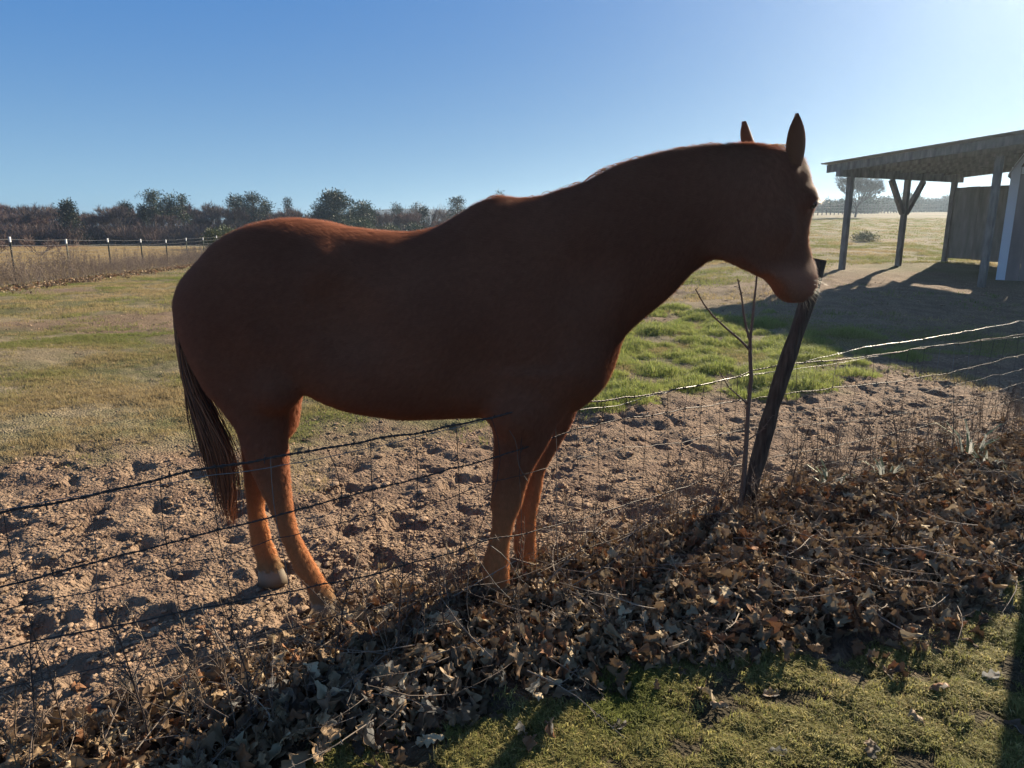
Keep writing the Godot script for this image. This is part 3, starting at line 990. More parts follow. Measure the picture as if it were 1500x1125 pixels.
func build_weeds() -> void:
	var wm := thin(mat("dead weed", Color.WHITE, 0.6, 0.4), Color(0.3, 0.3, 0.3))
	for kind in 5:
		var shape := stalk_shape(0.34, 8 + kind * 3, 0.0026)
		var where := []
		var tints := []
		while where.size() < 110:
			var s := rng.randf_range(0.9, 8.8)
			var f := fence_at(s)
			var off := rng.randfn(0.12, 0.2)
			var x := f.x - off * 0.55
			var d := -f.y + off * 0.8
			if d < 1.35 or d > 7.0:
				continue
			where.append(spot(x, d, rng.randf_range(0.35, 1.05), 0.01))
			tints.append(Color(0.10, 0.07, 0.052).lerp(Color(0.27, 0.20, 0.135), pow(rng.randf(), 2.0)))
		tag(scatter("dead_weeds", shape, wm, where, tints), "thin dead weed stems tangled along the wire fence", "weeds", "dead weeds along the fence", "stuff")
	# taller single stalks
	var spots := [[-0.98, 1.66, 0.5], [-0.72, 1.72, 0.44], [-0.55, 1.95, 0.42], [-0.36, 2.02, 0.5], [-0.22, 2.1, 0.36], [-1.25, 1.62, 0.42], [0.32, 2.62, 0.36], [0.62, 2.95, 0.4], [0.93, 3.1, 0.45], [1.42, 3.42, 0.5], [1.75, 3.5, 0.55], [2.2, 3.85, 0.5], [2.6, 4.0, 0.5], [3.05, 4.25, 0.5]]
	var says := ["tall dry weed stalk left of the horse's tail, in front of the lowest wire", "dry weed stalk below the horse's tail, beside the tallest left stalk", "leggy dry weed stalk in front of the far hind hoof", "tall branched weed stalk in front of the near hind hoof", "short weed stalk just right of the near hind hoof", "dry weed stalk nearest the left edge of the fence", "low weed stalk right of the horse's front feet", "dry weed stalk on the leaves between the front feet and the post", "twiggy weed stalk left of the leaning post", "dry weed stalk close to the right of the leaning post", "tall weed stalk behind the pale strap leaves by the post", "tall weed stalk between the two strap leaf clumps", "dark weed stalk left of the tall strap leaf clump", "dry weed stalk right of the tall strap leaf clump"]
	var dark := mat("weed stalk", lin(0.085, 0.062, 0.05), 0.6)
	for p in spots:
		var o := obj("weed_stalk", stalk_shape(p[2], 18, 0.0036), dark)
		o.position = Vector3(p[0], land(p[0], -p[1]) - 0.02, -p[1])
		o.rotation.y = rng.randf() * TAU
		tag(o, says[spots.find(p)], "weed", "tall weed stalks along the fence")
	# strap leaved clumps
	var sm := thin(mat("strap leaf", lin(0.10, 0.17, 0.04), 0.4, 0.5), Color(0.6, 0.6, 0.6))
	var clumps := [[1.72, 3.62, 0.17, "small clump of pale strap leaves just past the leaning post"], [2.05, 3.68, 0.16, "clump of spreading green strap leaves on the leaf drift behind the post"], [2.72, 4.02, 0.26, "tall upright clump of green strap leaves at the fence"], [2.62, 3.72, 0.15, "low clump of broad green leaves in front of the tall strap leaves"]]
	for p in clumps:
		var s := Shape.new()
		for k in 16:
			var a := rng.randf() * TAU
			var h: float = p[2] * rng.randf_range(0.6, 1.15)
			var out := Vector3(cos(a), 0, sin(a)) * h * rng.randf_range(0.15, 0.7)
			var b := Vector3(cos(a), 0, sin(a)) * 0.03
			var w := Vector3(-sin(a), 0, cos(a)) * 0.007
			var m1 := b + out * 0.4 + Vector3(0, h * 0.65, 0)
			var m2 := b + out + Vector3(0, h * 0.85, 0)
			s.quad(b - w, b + w, m1 + w, m1 - w)
			s.quad(m1 - w, m1 + w, m2 + w * 0.6, m2 - w * 0.6)
			s.tri(m2 - w * 0.6, m2 + w * 0.6, m2 + out * 0.25 + Vector3(0, -0.02, 0))
		var o := obj("strap_leaf_plant", s.mesh(), sm)
		o.position = Vector3(p[0], land(p[0], -p[1]) - 0.01, -p[1])
		tag(o, p[3], "plant")


# ---------------------------------------------------------------- fallen leaves
func leaf_shape(length: float, lobes: float, fold: float, curl: float, twist: float) -> ArrayMesh:
	var s := Shape.new()
	var m := 17
	var rows: Array[PackedVector3Array] = []
	for i in m:
		var t := float(i) / (m - 1)
		var w := length * 0.29 * pow(sin(PI * pow(clampf(t * 0.97 + 0.02, 0.0, 1.0), 0.85)), 0.7) * (1.0 + 0.33 * cos(TAU * lobes * t + 0.6))
		if i == 0:
			w = length * 0.012
		var c := Vector3(0, curl * length * sin(PI * t) * 0.5 + curl * length * t * t * 0.4, (t - 0.5) * length)
		var turn := twist * (t - 0.5)
		var row := PackedVector3Array()
		for k in [-1.0, -0.55, 0.0, 0.55, 1.0]:
			var a: float = k
			var lift: float = fold * absf(a) * absf(a) * w + 0.006 * sin(9.0 * t + a * 4.0)
			var p := Vector3(a * w * (1.0 - 0.25 * absf(fold) * absf(a)), lift, -0.25 * absf(a) * w)
			row.append(c + p.rotated(Vector3(0, 0, 1), turn))
		rows.append(row)
	for i in m:
		for k in 5:
			var u := rows[i][mini(k + 1, 4)] - rows[i][maxi(k - 1, 0)]
			var v := rows[mini(i + 1, m - 1)][k] - rows[maxi(i - 1, 0)][k]
			s.v.append(rows[i][k])
			s.n.append(v.cross(u).normalized())
	for i in m - 1:
		for k in 4:
			var a := i * 5 + k
			s.ix.append(a); s.ix.append(a + 1); s.ix.append(a + 5)
			s.ix.append(a + 1); s.ix.append(a + 6); s.ix.append(a + 5)
	var stem := PackedVector3Array([rows[0][2], rows[0][2] + Vector3(0.002, 0.003, -0.012), rows[0][2] + Vector3(0.003, 0.001, -0.024)])
	s.tube(stem, PackedFloat32Array([0.0008, 0.0007, 0.0009]), 3)
	return s.mesh()


func leaf_tint() -> Color:
	var f := rng.randf()
	var c := Color(0.27, 0.18, 0.108).lerp(Color(0.16, 0.105, 0.068), rng.randf())
	if f < 0.09:
		c = Color(0.27, 0.13, 0.065)
	elif f < 0.42:
		c = Color(0.33, 0.23, 0.14)
	elif f > 0.86:
		c = Color(0.50, 0.40, 0.27)
	elif f < 0.52:
		c = Color(0.10, 0.065, 0.045)
	return Color(c.r * 1.02, c.g, c.b * 0.93) * rng.randf_range(0.55, 1.0)


func build_leaves() -> void:
	var shapes: Array[ArrayMesh] = []
	for k in 10:
		shapes.append(leaf_shape(0.062 + 0.0055 * (k % 7), [3.0, 3.4, 2.6, 3.2, 3.0, 2.4, 3.6, 2.8, 3.3, 2.2][k], [0.5, -0.45, 0.9, 0.3, -0.8, 0.65, 0.15, 1.5, -1.3, 1.1][k], [0.2, 0.35, -0.25, 0.45, 0.15, -0.4, 0.3, 0.5, -0.5, 0.7][k], [0.4, -0.7, 0.9, -0.3, 1.2, 0.2, -1.0, 1.8, -2.0, 1.4][k]))
	var lm := thin(mat("oak leaf", Color.WHITE, 0.6, 0.3), Color(0.5, 0.5, 0.5))
	var all := []
	var tries := 0
	while all.size() < 12500 and tries < 150000:
		tries += 1
		var x := rng.randf_range(-2.0, 5.2)
		var d := rng.randf_range(leaf_near(x) - 0.15, leaf_far(x) + 0.25)
		if d < 1.1 or absf(x) > d * 0.95 + 0.3:
			continue
		var share := leaf_share(x, d)
		var t := (d - leaf_near(x)) / (leaf_far(x) - leaf_near(x))
		if t > 0.62:
			share *= lerpf(1.0, 0.12, smooth(0.62, 1.0, t)) if x < 1.0 else lerpf(1.0, 0.3, smooth(0.62, 1.0, t))
		if x < 0.2 and t > 0.45:
			share *= 0.6
		if rng.randf() > maxf(share, 0.02) * (0.5 if d > 3.5 and rng.randf() < 0.3 else 1.0):
			continue
		var upright := rng.randfn(0.0, 0.75)
		var b := Basis.from_euler(Vector3(upright, rng.randf() * TAU, rng.randfn(0.0, 0.55)))
		var grow := rng.randf_range(0.55, 1.02)
		var lift := rng.randf() * 0.05 * share + 0.008 + 0.026 * absf(sin(upright)) * grow
		all.append([Transform3D(b.scaled(Vector3.ONE * grow), Vector3(x, land(x, -d) + lift, -d)), leaf_tint(), rng.randi() % 10])
	# the three hundred nearest leaves in view are leaves of their own
	var eye := Vector3(0, 1.42, 0)
	all.sort_custom(func(a, b): return a[0].origin.distance_squared_to(eye) < b[0].origin.distance_squared_to(eye))
	var drift := thing("leaf_drift", "long drift of dry brown oak leaves heaped along the wire fence", "leaves")
	var palette: Array[StandardMaterial3D] = []
	for k in 10:
		var c := leaf_tint()
		palette.append(thin(mat("oak leaf tone %d" % k, lin(c.r, c.g, c.b), 0.6, 0.3), Color(0.5, 0.5, 0.5)))
	var singles := 0
	var rest := []
	for l in all:
		var p: Vector3 = l[0].origin
		var seen := p.z < -1.66 - 0.35 * (p.y) and absf(p.x) < -p.z * 0.74
		if seen and singles < 300:
			singles += 1
			var o := obj("leaf", shapes[l[2]], palette[rng.randi() % 10], drift)
			o.transform = l[0]
		else:
			rest.append(l)
	for kind in 10:
		var where := []
		var tints := []
		for l in rest:
			if l[2] == kind:
				where.append(l[0])
				tints.append(l[1])
		scatter("leaf_litter", shapes[kind], lm, where, tints, drift)
	# fallen twigs among the leaves
	var tm := mat("fallen twig", Color.WHITE, 0.7, 0.3)
	for kind in 3:
		var shape := stalk_shape(0.24, 5, 0.0019)
		var where := []
		var tints := []
		while where.size() < 150:
			var x := rng.randf_range(-1.5, 4.5)
			var d := rng.randf_range(leaf_near(x), leaf_far(x) + 0.2)
			if d < 1.2 or leaf_share(x, d) < 0.3:
				continue
			where.append(Transform3D(Basis.from_euler(Vector3(rng.randf_range(1.1, 1.65), rng.randf() * TAU, 0)).scaled(Vector3.ONE * rng.randf_range(0.5, 1.5)), Vector3(x, land(x, -d) + 0.05 + 0.05 * rng.randf(), -d)))
			tints.append(Color(0.12, 0.09, 0.07).lerp(Color(0.34, 0.28, 0.22), pow(rng.randf(), 2.0)))
		tag(scatter("fallen_twigs", shape, tm, where, tints), "thin dry twigs lying over the drift of leaves", "twigs", "twigs on the leaf drift", "stuff")
	# strays on the lawn
	for p in [[0.62, 1.86], [0.80, 1.93], [1.18, 1.80], [1.32, 1.93], [1.42, 1.74], [0.30, 1.78], [-0.22, 1.72], [0.98, 1.68], [1.52, 2.0], [1.22, 2.02], [0.05, 1.70], [1.62, 1.9], [0.72, 1.66]]:
		var o := obj("fallen_leaf", shapes[rng.randi() % 7], palette[rng.randi() % 10])
		o.transform = Transform3D(Basis.from_euler(Vector3(rng.randfn(0.0, 0.25), rng.randf() * TAU, rng.randfn(0.0, 0.25))).scaled(Vector3.ONE * rng.randf_range(0.55, 0.95)), Vector3(p[0], land(p[0], -p[1]) + 0.02, -p[1]))
		tag(o, "single dry oak leaf lying loose on the short lawn", "leaf", "stray leaves on the lawn")


# ---------------------------------------------------------------- near fence, post, sapling
func strand(s: Shape, marks: PackedFloat32Array, r: float, barbed: bool, wobble: float, from := 0.6, to := 9.6) -> void:
	var ss := PackedFloat32Array()
	var hs := PackedFloat32Array()
	for i in marks.size() / 2:
		ss.append(marks[i * 2])
		hs.append(marks[i * 2 + 1])
	var off := rng.randf() * 100.0
	for ply in (2 if barbed else 1):
		var pts := PackedVector3Array()
		var rad := PackedFloat32Array()
		var q := from
		while q < to:
			var f := fence_at(q)
			var g := broad(f.x, f.y)
			var y := track(q, ss, hs) + wobble * noise_b.get_noise_2d(q * 6.0 + off, 3.0)
			if q > ss[ss.size() - 1]:
				y += g
			var a := q * TAU / 0.045 + PI * ply
			var tw := r * 0.9 if barbed else 0.0
			pts.append(Vector3(f.x + wobble * noise_b.get_noise_2d(q * 6.0 + off, 30.0) + cos(a) * tw * 0.6, y + sin(a) * tw, f.y - cos(a) * tw * 0.6))
			rad.append(r)
			q += 0.0125 if barbed else 0.03
		s.tube(pts, rad, 4 if barbed else 5)
	if barbed:
		var q := from
		while q < to:
			var f := fence_at(q)
			var y := track(q, ss, hs) + wobble * noise_b.get_noise_2d(q * 6.0 + off, 3.0)
			var c := Vector3(f.x + wobble * noise_b.get_noise_2d(q * 6.0 + off, 30.0), y, f.y)
			for k in 2:
				var d := Vector3(rng.randf_range(-0.5, 0.5), rng.randf_range(-1, 1), rng.randf_range(-0.5, 0.5)).normalized() * 0.013
				s.tube(PackedVector3Array([c - d, c + d]), PackedFloat32Array([r * 0.7, r * 0.5]), 3)
			q += rng.randf_range(0.115, 0.135)


func height_on(marks: PackedFloat32Array, q: float) -> float:
	var i := 0
	while i < marks.size() - 4 and q > marks[i + 2]:
		i += 2
	return lerpf(marks[i + 1], marks[i + 3], clampf((q - marks[i]) / (marks[i + 2] - marks[i]), 0.0, 1.0))


func build_near_fence() -> void:
	var wire := mat("rusty wire", lin(0.07, 0.055, 0.048), 0.55, 0.28)
	wire.metallic = 0.2
	var bright := mat("galvanised wire", lin(0.20, 0.195, 0.185), 0.4, 0.4)
	bright.metallic = 0.4
	var fence := thing("wire_fence", "sagging barbed and woven wire fence running past the horse to the leaning post", "fence")
	var top := PackedFloat32Array([0.6, 0.80, 1.88, 0.796, 2.27, 0.808, 2.67, 0.806, 3.08, 0.797, 3.3, 0.806, 3.44, 0.795, 3.83, 0.756, 4.32, 0.717, 4.81, 0.698, 5.14, 0.717, 5.68, 0.70, 6.35, 0.706, 7.42, 0.709, 9.6, 0.75])
	var upper := PackedFloat32Array([4.95, 0.68, 5.19, 0.694, 5.44, 0.725, 5.82, 0.757, 6.34, 0.76, 7.4, 0.801, 9.6, 0.88])
	var second := PackedFloat32Array([0.6, 0.60, 1.85, 0.625, 2.3, 0.637, 2.79, 0.649, 3.2, 0.665, 3.5, 0.683, 3.72, 0.677, 4.33, 0.623, 4.96, 0.558, 5.51, 0.551, 6.16, 0.529, 6.64, 0.525, 7.46, 0.573, 9.6, 0.6])
	var third := PackedFloat32Array([0.6, 0.55, 1.85, 0.568, 2.12, 0.557, 2.46, 0.574, 2.98, 0.561, 3.19, 0.584, 3.44, 0.574, 3.84, 0.546, 4.34, 0.469, 5.33, 0.368, 5.96, 0.327, 6.69, 0.329, 7.52, 0.372, 9.6, 0.4])
	var fourth := PackedFloat32Array([0.6, 0.46, 1.83, 0.475, 2.08, 0.453, 2.32, 0.424, 2.78, 0.374, 3.19, 0.376, 3.64, 0.318, 4.37, 0.245, 5.52, 0.21, 6.64, 0.21, 7.55, 0.264, 9.6, 0.28])
	var fifth := PackedFloat32Array([0.6, 0.36, 1.82, 0.378, 2.18, 0.326, 2.87, 0.251, 3.3, 0.2, 4.38, 0.13, 5.55, 0.11, 7.26, 0.10, 7.59, 0.144, 9.6, 0.16])
	var middle := PackedFloat32Array([4.9, 0.47, 5.5, 0.44, 6.3, 0.43, 7.5, 0.47, 9.6, 0.5])
	var k := 0
	for marks in [top, upper, second, fourth]:
		var s := Shape.new()
		strand(s, marks, [0.0024, 0.0013, 0.0019, 0.0017][k], true, 0.008, marks[0], 9.6)
		obj("barbed_wire", s.mesh(), bright if k == 1 else wire, fence)
		k += 1
	for marks in [third, fifth, middle]:
		var s := Shape.new()
		strand(s, marks, 0.0014, false, 0.012, marks[0], 9.6)
		obj("line_wire", s.mesh(), wire, fence)
	# a second thin wire that rides close to the top strand
	var s2 := Shape.new()
	var ride := top.duplicate()
	for i in ride.size() / 2:
		ride[i * 2 + 1] += -0.012 + 0.02 * sin(i * 1.7)
	strand(s2, ride, 0.0013, false, 0.006, 0.6, 9.6)
	obj("line_wire", s2.mesh(), bright, fence)
	var q := 1.0
	while q < 9.4:
		var f := fence_at(q)
		var hi := height_on(top, q)
		var lo := maxf(height_on(fifth, q), 0.03)
		var s := Shape.new()
		var pts := PackedVector3Array()
		var rad := PackedFloat32Array()
		var lean := rng.randfn(0.0, 0.035)
		var kink := rng.randfn(0.0, 0.016)
		for i in 9:
			var t := i / 8.0
			var y := lerpf(hi, lo, t)
			var off := lean * t + kink * sin(t * 6.0)
			var g := fence_at(q + off)
			pts.append(Vector3(g.x, y, g.y))
			rad.append(0.0012)
		s.tube(pts, rad, 4)
		obj("stay_wire", s.mesh(), bright if rng.randf() < 0.3 else wire, fence)
		q += rng.randf_range(0.13, 0.165)
	# torn ends of wire by the horse's front feet
	for e in [[3.02, 0.50, 3.34, 0.06], [3.1, 0.42, 3.12, 0.05], [3.2, 0.36, 3.42, 0.10], [3.12, 0.62, 3.2, 0.42], [3.28, 0.75, 3.36, 0.55], [3.05, 0.22, 3.3, 0.27]]:
		var s := Shape.new()
		var pts := PackedVector3Array()
		var rad := PackedFloat32Array()
		for i in 7:
			var t := i / 6.0
			var g := fence_at(lerpf(e[0], e[2], t) + 0.01 * sin(t * 7.0))
			pts.append(Vector3(g.x - 0.015, lerpf(e[1], e[3], t), g.y + 0.02))
			rad.append(0.0011)
		s.tube(pts, rad, 4)
		obj("loose_wire", s.mesh(), bright, fence)

	# the leaning post
	var pm := mat("weathered post", lin(0.13, 0.105, 0.085), 0.9, 0.25)
	texture_on(pm, noise_texture(256, 0.02, 5, Color(0.5, 0.5, 0.5), Color.WHITE, 31), noise_texture(256, 0.03, 5, Color.BLACK, Color.WHITE, 32), Vector3(9, 1.2, 9), 1.2)
	var ps := Shape.new()
	var pp := PackedVector3Array()
	var pr := PackedFloat32Array()
	for i in 16:
		var t := i / 15.0
		pp.append(Vector3(1.185, -0.12, -3.47).lerp(Vector3(1.468, 1.255, -3.45), t) + Vector3(0.005 * sin(t * 9.0), 0, 0.005 * cos(t * 7.0)))
		pr.append(0.041 - 0.005 * t + 0.0025 * sin(t * 23.0) + 0.002 * sin(t * 51.0))
	ps.tube(pp, pr, 14)
	var post := obj("fence_post", ps.mesh(), pm)
	tag(post, "rough wooden fence post leaning right under the horse's muzzle", "fence post")

	# bare sapling
	var bm := mat("sapling bark", lin(0.13, 0.10, 0.08), 0.8, 0.3)
	var sap := thing("sapling", "thin bare sapling with budded upright shoots beside the leaning post", "sapling")
	var limbs := [
		["trunk", PackedVector3Array([Vector3(1.165, -0.03, -3.40), Vector3(1.173, 0.2, -3.40), Vector3(1.171, 0.38, -3.40), Vector3(1.168, 0.55, -3.40), Vector3(1.172, 0.68, -3.40), Vector3(1.158, 0.80, -3.40), Vector3(1.152, 0.88, -3.40)]), 0.0135, 0.0085],
		["branch", PackedVector3Array([Vector3(1.158, 0.82, -3.40), Vector3(1.10, 0.875, -3.39), Vector3(1.03, 0.93, -3.38), Vector3(0.96, 0.99, -3.37), Vector3(0.91, 1.05, -3.37), Vector3(0.866, 1.12, -3.37)]), 0.0065, 0.003],
		["branch", PackedVector3Array([Vector3(1.152, 0.87, -3.40), Vector3(1.13, 0.93, -3.40), Vector3(1.115, 1.0, -3.41), Vector3(1.10, 1.08, -3.41), Vector3(1.075, 1.165, -3.41)]), 0.007, 0.0035],
		["branch", PackedVector3Array([Vector3(1.152, 0.87, -3.40), Vector3(1.16, 0.96, -3.41), Vector3(1.165, 1.06, -3.42), Vector3(1.168, 1.14, -3.42), Vector3(1.17, 1.26, -3.42)]), 0.008, 0.0035],
		["branch", PackedVector3Array([Vector3(1.17, 0.545, -3.40), Vector3(1.12, 0.59, -3.39), Vector3(1.06, 0.64, -3.38), Vector3(1.005, 0.72, -3.37)]), 0.005, 0.002],
		["branch", PackedVector3Array([Vector3(1.172, 0.36, -3.40), Vector3(1.24, 0.42, -3.39), Vector3(1.29, 0.50, -3.39)]), 0.004, 0.0015],
	]
	for l in limbs:
		var s := Shape.new()
		var rad := PackedFloat32Array()
		var pts: PackedVector3Array = l[1]
		for i in pts.size():
			rad.append(lerpf(l[2], l[3], float(i) / (pts.size() - 1)))
		s.tube(pts, rad, 8)
		for i in pts.size() * 4:
			var t := rng.randf() * (pts.size() - 1.01)
			var p := pts[int(t)].lerp(pts[int(t) + 1], t - int(t))
			var d := Vector3(rng.randf_range(-1, 1), rng.randf_range(0, 0.8), rng.randf_range(-1, 1)).normalized() * rng.randf_range(0.008, 0.017)
			s.tube(PackedVector3Array([p, p + d]), PackedFloat32Array([0.0028, 0.001]), 4)
		obj(l[0], s.mesh(), bm, sap)


# ---------------------------------------------------------------- far fences
func build_far_fences() -> void:
	var dark := mat("steel post", lin(0.055, 0.065, 0.05), 0.6)
	var white := mat("white post top", lin(0.8, 0.8, 0.78), 0.5)
	var wire := mat("grey wire", lin(0.18, 0.18, 0.18), 0.5)
	wire.metallic = 0.3
	var fence := thing("post_and_wire_fence", "white-tipped steel post and wire fence along the far left pasture edge", "fence")
	var ps := PackedVector3Array()
	for k in 12:
		var d := 18.4 + 4.05 * k
		var x := -14.85 - 0.18 * (d - 18.4)
		ps.append(Vector3(x, broad(x, -d), -d))
	var low := []
	for k in ps.size():
		var s := Shape.new()
		var p := ps[k]
		var h := 1.34 + rng.randf_range(-0.03, 0.05)
		var lean := Vector3(rng.randf_range(-0.03, 0.03), 0, 0)
		s.beam(p - Vector3(0, 0.2, 0), p + Vector3(0, h - 0.16, 0) + lean, 0.042, 0.035)
		s.beam(p + Vector3(0.025, -0.2, 0.02), p + Vector3(0.025, h - 0.16, 0.02) + lean, 0.012, 0.035)
		var post := obj("post", s.mesh(), dark, fence)
		var c := Shape.new()
		c.beam(p + Vector3(0, h - 0.16, 0) + lean, p + Vector3(0, h, 0) + lean * 1.1, 0.05, 0.042)
		obj("post_tip", c.mesh(), white, post)
		low.append(h)
	for row in [0.04, 0.22, 0.42, 0.55, 0.66, 0.77, 0.88, 0.99, 1.10]:
		var s := Shape.new()
		for k in ps.size() - 1:
			var a := ps[k] + Vector3(0, 1.34 - row, 0)
			var b := ps[k + 1] + Vector3(0, 1.34 - row, 0)
			s.tube(PackedVector3Array([a, (a + b) / 2.0 - Vector3(0, 0.03, 0), b]), PackedFloat32Array([0.0038, 0.0038, 0.0038]) if row < 0.45 else PackedFloat32Array([0.0025, 0.0025, 0.0025]), 4)
		obj("wire", s.mesh(), wire, fence)
	var net := Shape.new()
	for k in ps.size() - 1:
		for i in 26:
			var p := ps[k].lerp(ps[k + 1], i / 26.0)
			net.tube(PackedVector3Array([p + Vector3(0, 0.05, 0), p + Vector3(0, 0.92, 0)]), PackedFloat32Array([0.0022, 0.0022]), 3)
	var no := obj("wire_mesh", net.mesh(), wire, fence)
	no.set_meta("kind", "stuff")

	# pole fence on the rise to the right
	var wood := mat("grey pole", lin(0.12, 0.11, 0.10), 0.9)
	var poles := thing("pole_fence", "distant fence of thin grey poles on the rise beyond the shed", "fence")
	for k in 62:
		var t := k / 61.0
		var p := Vector3(30.5, 0, -75.0).lerp(Vector3(76.0, 0, -118.0), t)
		p.y = broad(p.x, p.z)
		var s := Shape.new()
		var h := 1.05 + rng.randf_range(-0.15, 0.2)
		s.tube(PackedVector3Array([p - Vector3(0, 0.2, 0), p + Vector3(rng.randf_range(-0.06, 0.06), h, 0)]), PackedFloat32Array([0.05, 0.04]), 6)
		obj("pole", s.mesh(), wood, poles)
	for row in [0.4, 0.75, 1.0]:
		var s := Shape.new()
		var pts := PackedVector3Array()
		var rad := PackedFloat32Array()
		for k in 30:
			var p := Vector3(30.5, 0, -75.0).lerp(Vector3(76.0, 0, -118.0), k / 29.0)
			pts.append(Vector3(p.x, broad(p.x, p.z) + row, p.z))
			rad.append(0.02)
		s.tube(pts, rad, 4)
		obj("rail_wire", s.mesh(), wood, poles)

	# dead growth along the left fence
	var bm := thin(mat("dry brush", Color.WHITE, 0.8, 0.3), Color(0.35, 0.35, 0.35))
	for kind in 3:
		var shape := stalk_shape(0.75, 22, 0.005)
		var where := []
		var tints := []
		for k in 1000:
			var d := rng.randf_range(17.0, 62.0)
			var x := -14.5 - 0.18 * (d - 18.4) + rng.randfn(0.5, 0.55)
			var g := rng.randf_range(0.5, 1.15) * (1.0 + 0.7 * noise_a.get_noise_2d(x, -d * 0.4))
			where.append(Transform3D(Basis.from_euler(Vector3(rng.randf_range(-0.3, 0.3), rng.randf() * TAU, rng.randf_range(-0.3, 0.3))).scaled(Vector3.ONE * g), Vector3(x, land(x, -d) - 0.03, -d)))
			tints.append(Color(0.20, 0.155, 0.13).lerp(Color(0.36, 0.29, 0.21), rng.randf() * rng.randf()))
		tag(scatter("dry_brush", shape, bm, where, tints), "strip of grey dead weeds grown through the far left fence", "brush", "dead growth along the far left fence", "stuff")
	# pale leaves blown to the foot of that strip
	var lw := []
	var lt := []
	var leaf := leaf_shape(0.11, 3.0, 0.5, 0.3, 0.5)
	for k in 1500:
		var d := rng.randf_range(17.0, 40.0)
		var x := -13.0 - 0.18 * (d - 18.4) + rng.randfn(0.0, 0.35)
		lw.append(Transform3D(Basis.from_euler(Vector3(rng.randfn(0, 0.6), rng.randf() * TAU, rng.randfn(0, 0.6))).scaled(Vector3.ONE * rng.randf_range(0.8, 1.4)), Vector3(x, land(x, -d) + 0.03, -d)))
		lt.append(leaf_tint() * 1.25)
	tag(scatter("blown_leaves", leaf, thin(mat("oak leaf", Color.WHITE), Color(0.3, 0.3, 0.3)), lw, lt), "pale dead leaves blown along the foot of the far fence", "leaves", "", "stuff")


# ---------------------------------------------------------------- trees
func limb(wood: Shape, twig: Shape, p: Vector3, dir: Vector3, length: float, r: float, depth: int, rise: float, twig_w: float) -> void:
	var mid := p + dir * length * 0.5 + Vector3(rng.randf_range(-1, 1), rng.randf_range(-0.5, 1), rng.randf_range(-1, 1)) * length * 0.06
	var end := p + dir * length + Vector3(0, rise * length * 0.1, 0)
	wood.tube(PackedVector3Array([p, mid, end]), PackedFloat32Array([r, r * 0.85, r * 0.65]), 6 if depth > 3 else 4, Color.WHITE, false)
	if depth <= 0:
		for k in 7:
			var d := (dir + Vector3(rng.randf_range(-0.9, 0.9), rng.randf_range(-0.3, 0.9), rng.randf_range(-0.9, 0.9))).normalized() * length * rng.randf_range(0.7, 1.5)
			var b := p.lerp(end, rng.randf())
			var w := d.cross(Vector3(rng.randf_range(-1, 1), 0.2, rng.randf_range(-1, 1))).normalized() * twig_w
			twig.tri(b - w, b + w, b + d)
			var b2 := b + d * 0.45
			var d2 := (d + Vector3(rng.randf_range(-1, 1), rng.randf_range(-0.4, 1), rng.randf_range(-1, 1)) * d.length() * 0.7) * 0.6
			twig.tri(b2 - w * 0.7, b2 + w * 0.7, b2 + d2)
		return
	for k in (3 if depth > 1 else 2 + rng.randi() % 2):
		var d := (dir + Vector3(rng.randf_range(-1, 1), rng.randf_range(-0.35, 0.6) + rise * 0.25, rng.randf_range(-1, 1)) * 0.72).normalized()
		limb(wood, twig, mid.lerp(end, 0.4 + 0.6 * rng.randf()), d, length * rng.randf_range(0.6, 0.85), r * 0.6, depth - 1, rise, twig_w)


func bare_tree(called: String, label: String, group: String, height: float, depth: int, twig_w: float, tone: Color, spread: float, limbs := 4) -> Node3D:
	var t := thing(called, label, "tree", Vector3.ZERO, 0.0, group)
	t.set_meta("base_name", called)
	var wood := Shape.new()
	var twig := Shape.new()
	wood.tube(PackedVector3Array([Vector3(0, -0.3, 0), Vector3(0.02 * height, height * 0.14, 0), Vector3(0, height * 0.27, 0.02 * height)]), PackedFloat32Array([height * 0.03, height * 0.024, height * 0.02]), 8, Color.WHITE, false)
	for k in limbs:
		var a := TAU * (k + rng.randf() * 0.6) / limbs
		var out := spread * (1.0 if limbs == 4 else rng.randf_range(0.25, 1.25))
		limb(wood, twig, Vector3(0, height * rng.randf_range(0.16, 0.27), 0.01 * height), Vector3(cos(a) * out, 1.0, sin(a) * out).normalized(), height * 0.27, height * 0.013, depth, 0.5, twig_w)
	var bark := mat("bark %s %.3f" % [called, tone.r], lin(tone.r, tone.g, tone.b), 0.9, 0.25)
	obj("trunk", wood.mesh(), bark, t)
	obj("crown", twig.mesh(), mat("twigs %s %.3f" % [called, tone.r], lin(tone.r * 1.15, tone.g * 1.05, tone.b), 0.9, 0.25), t)
	return t


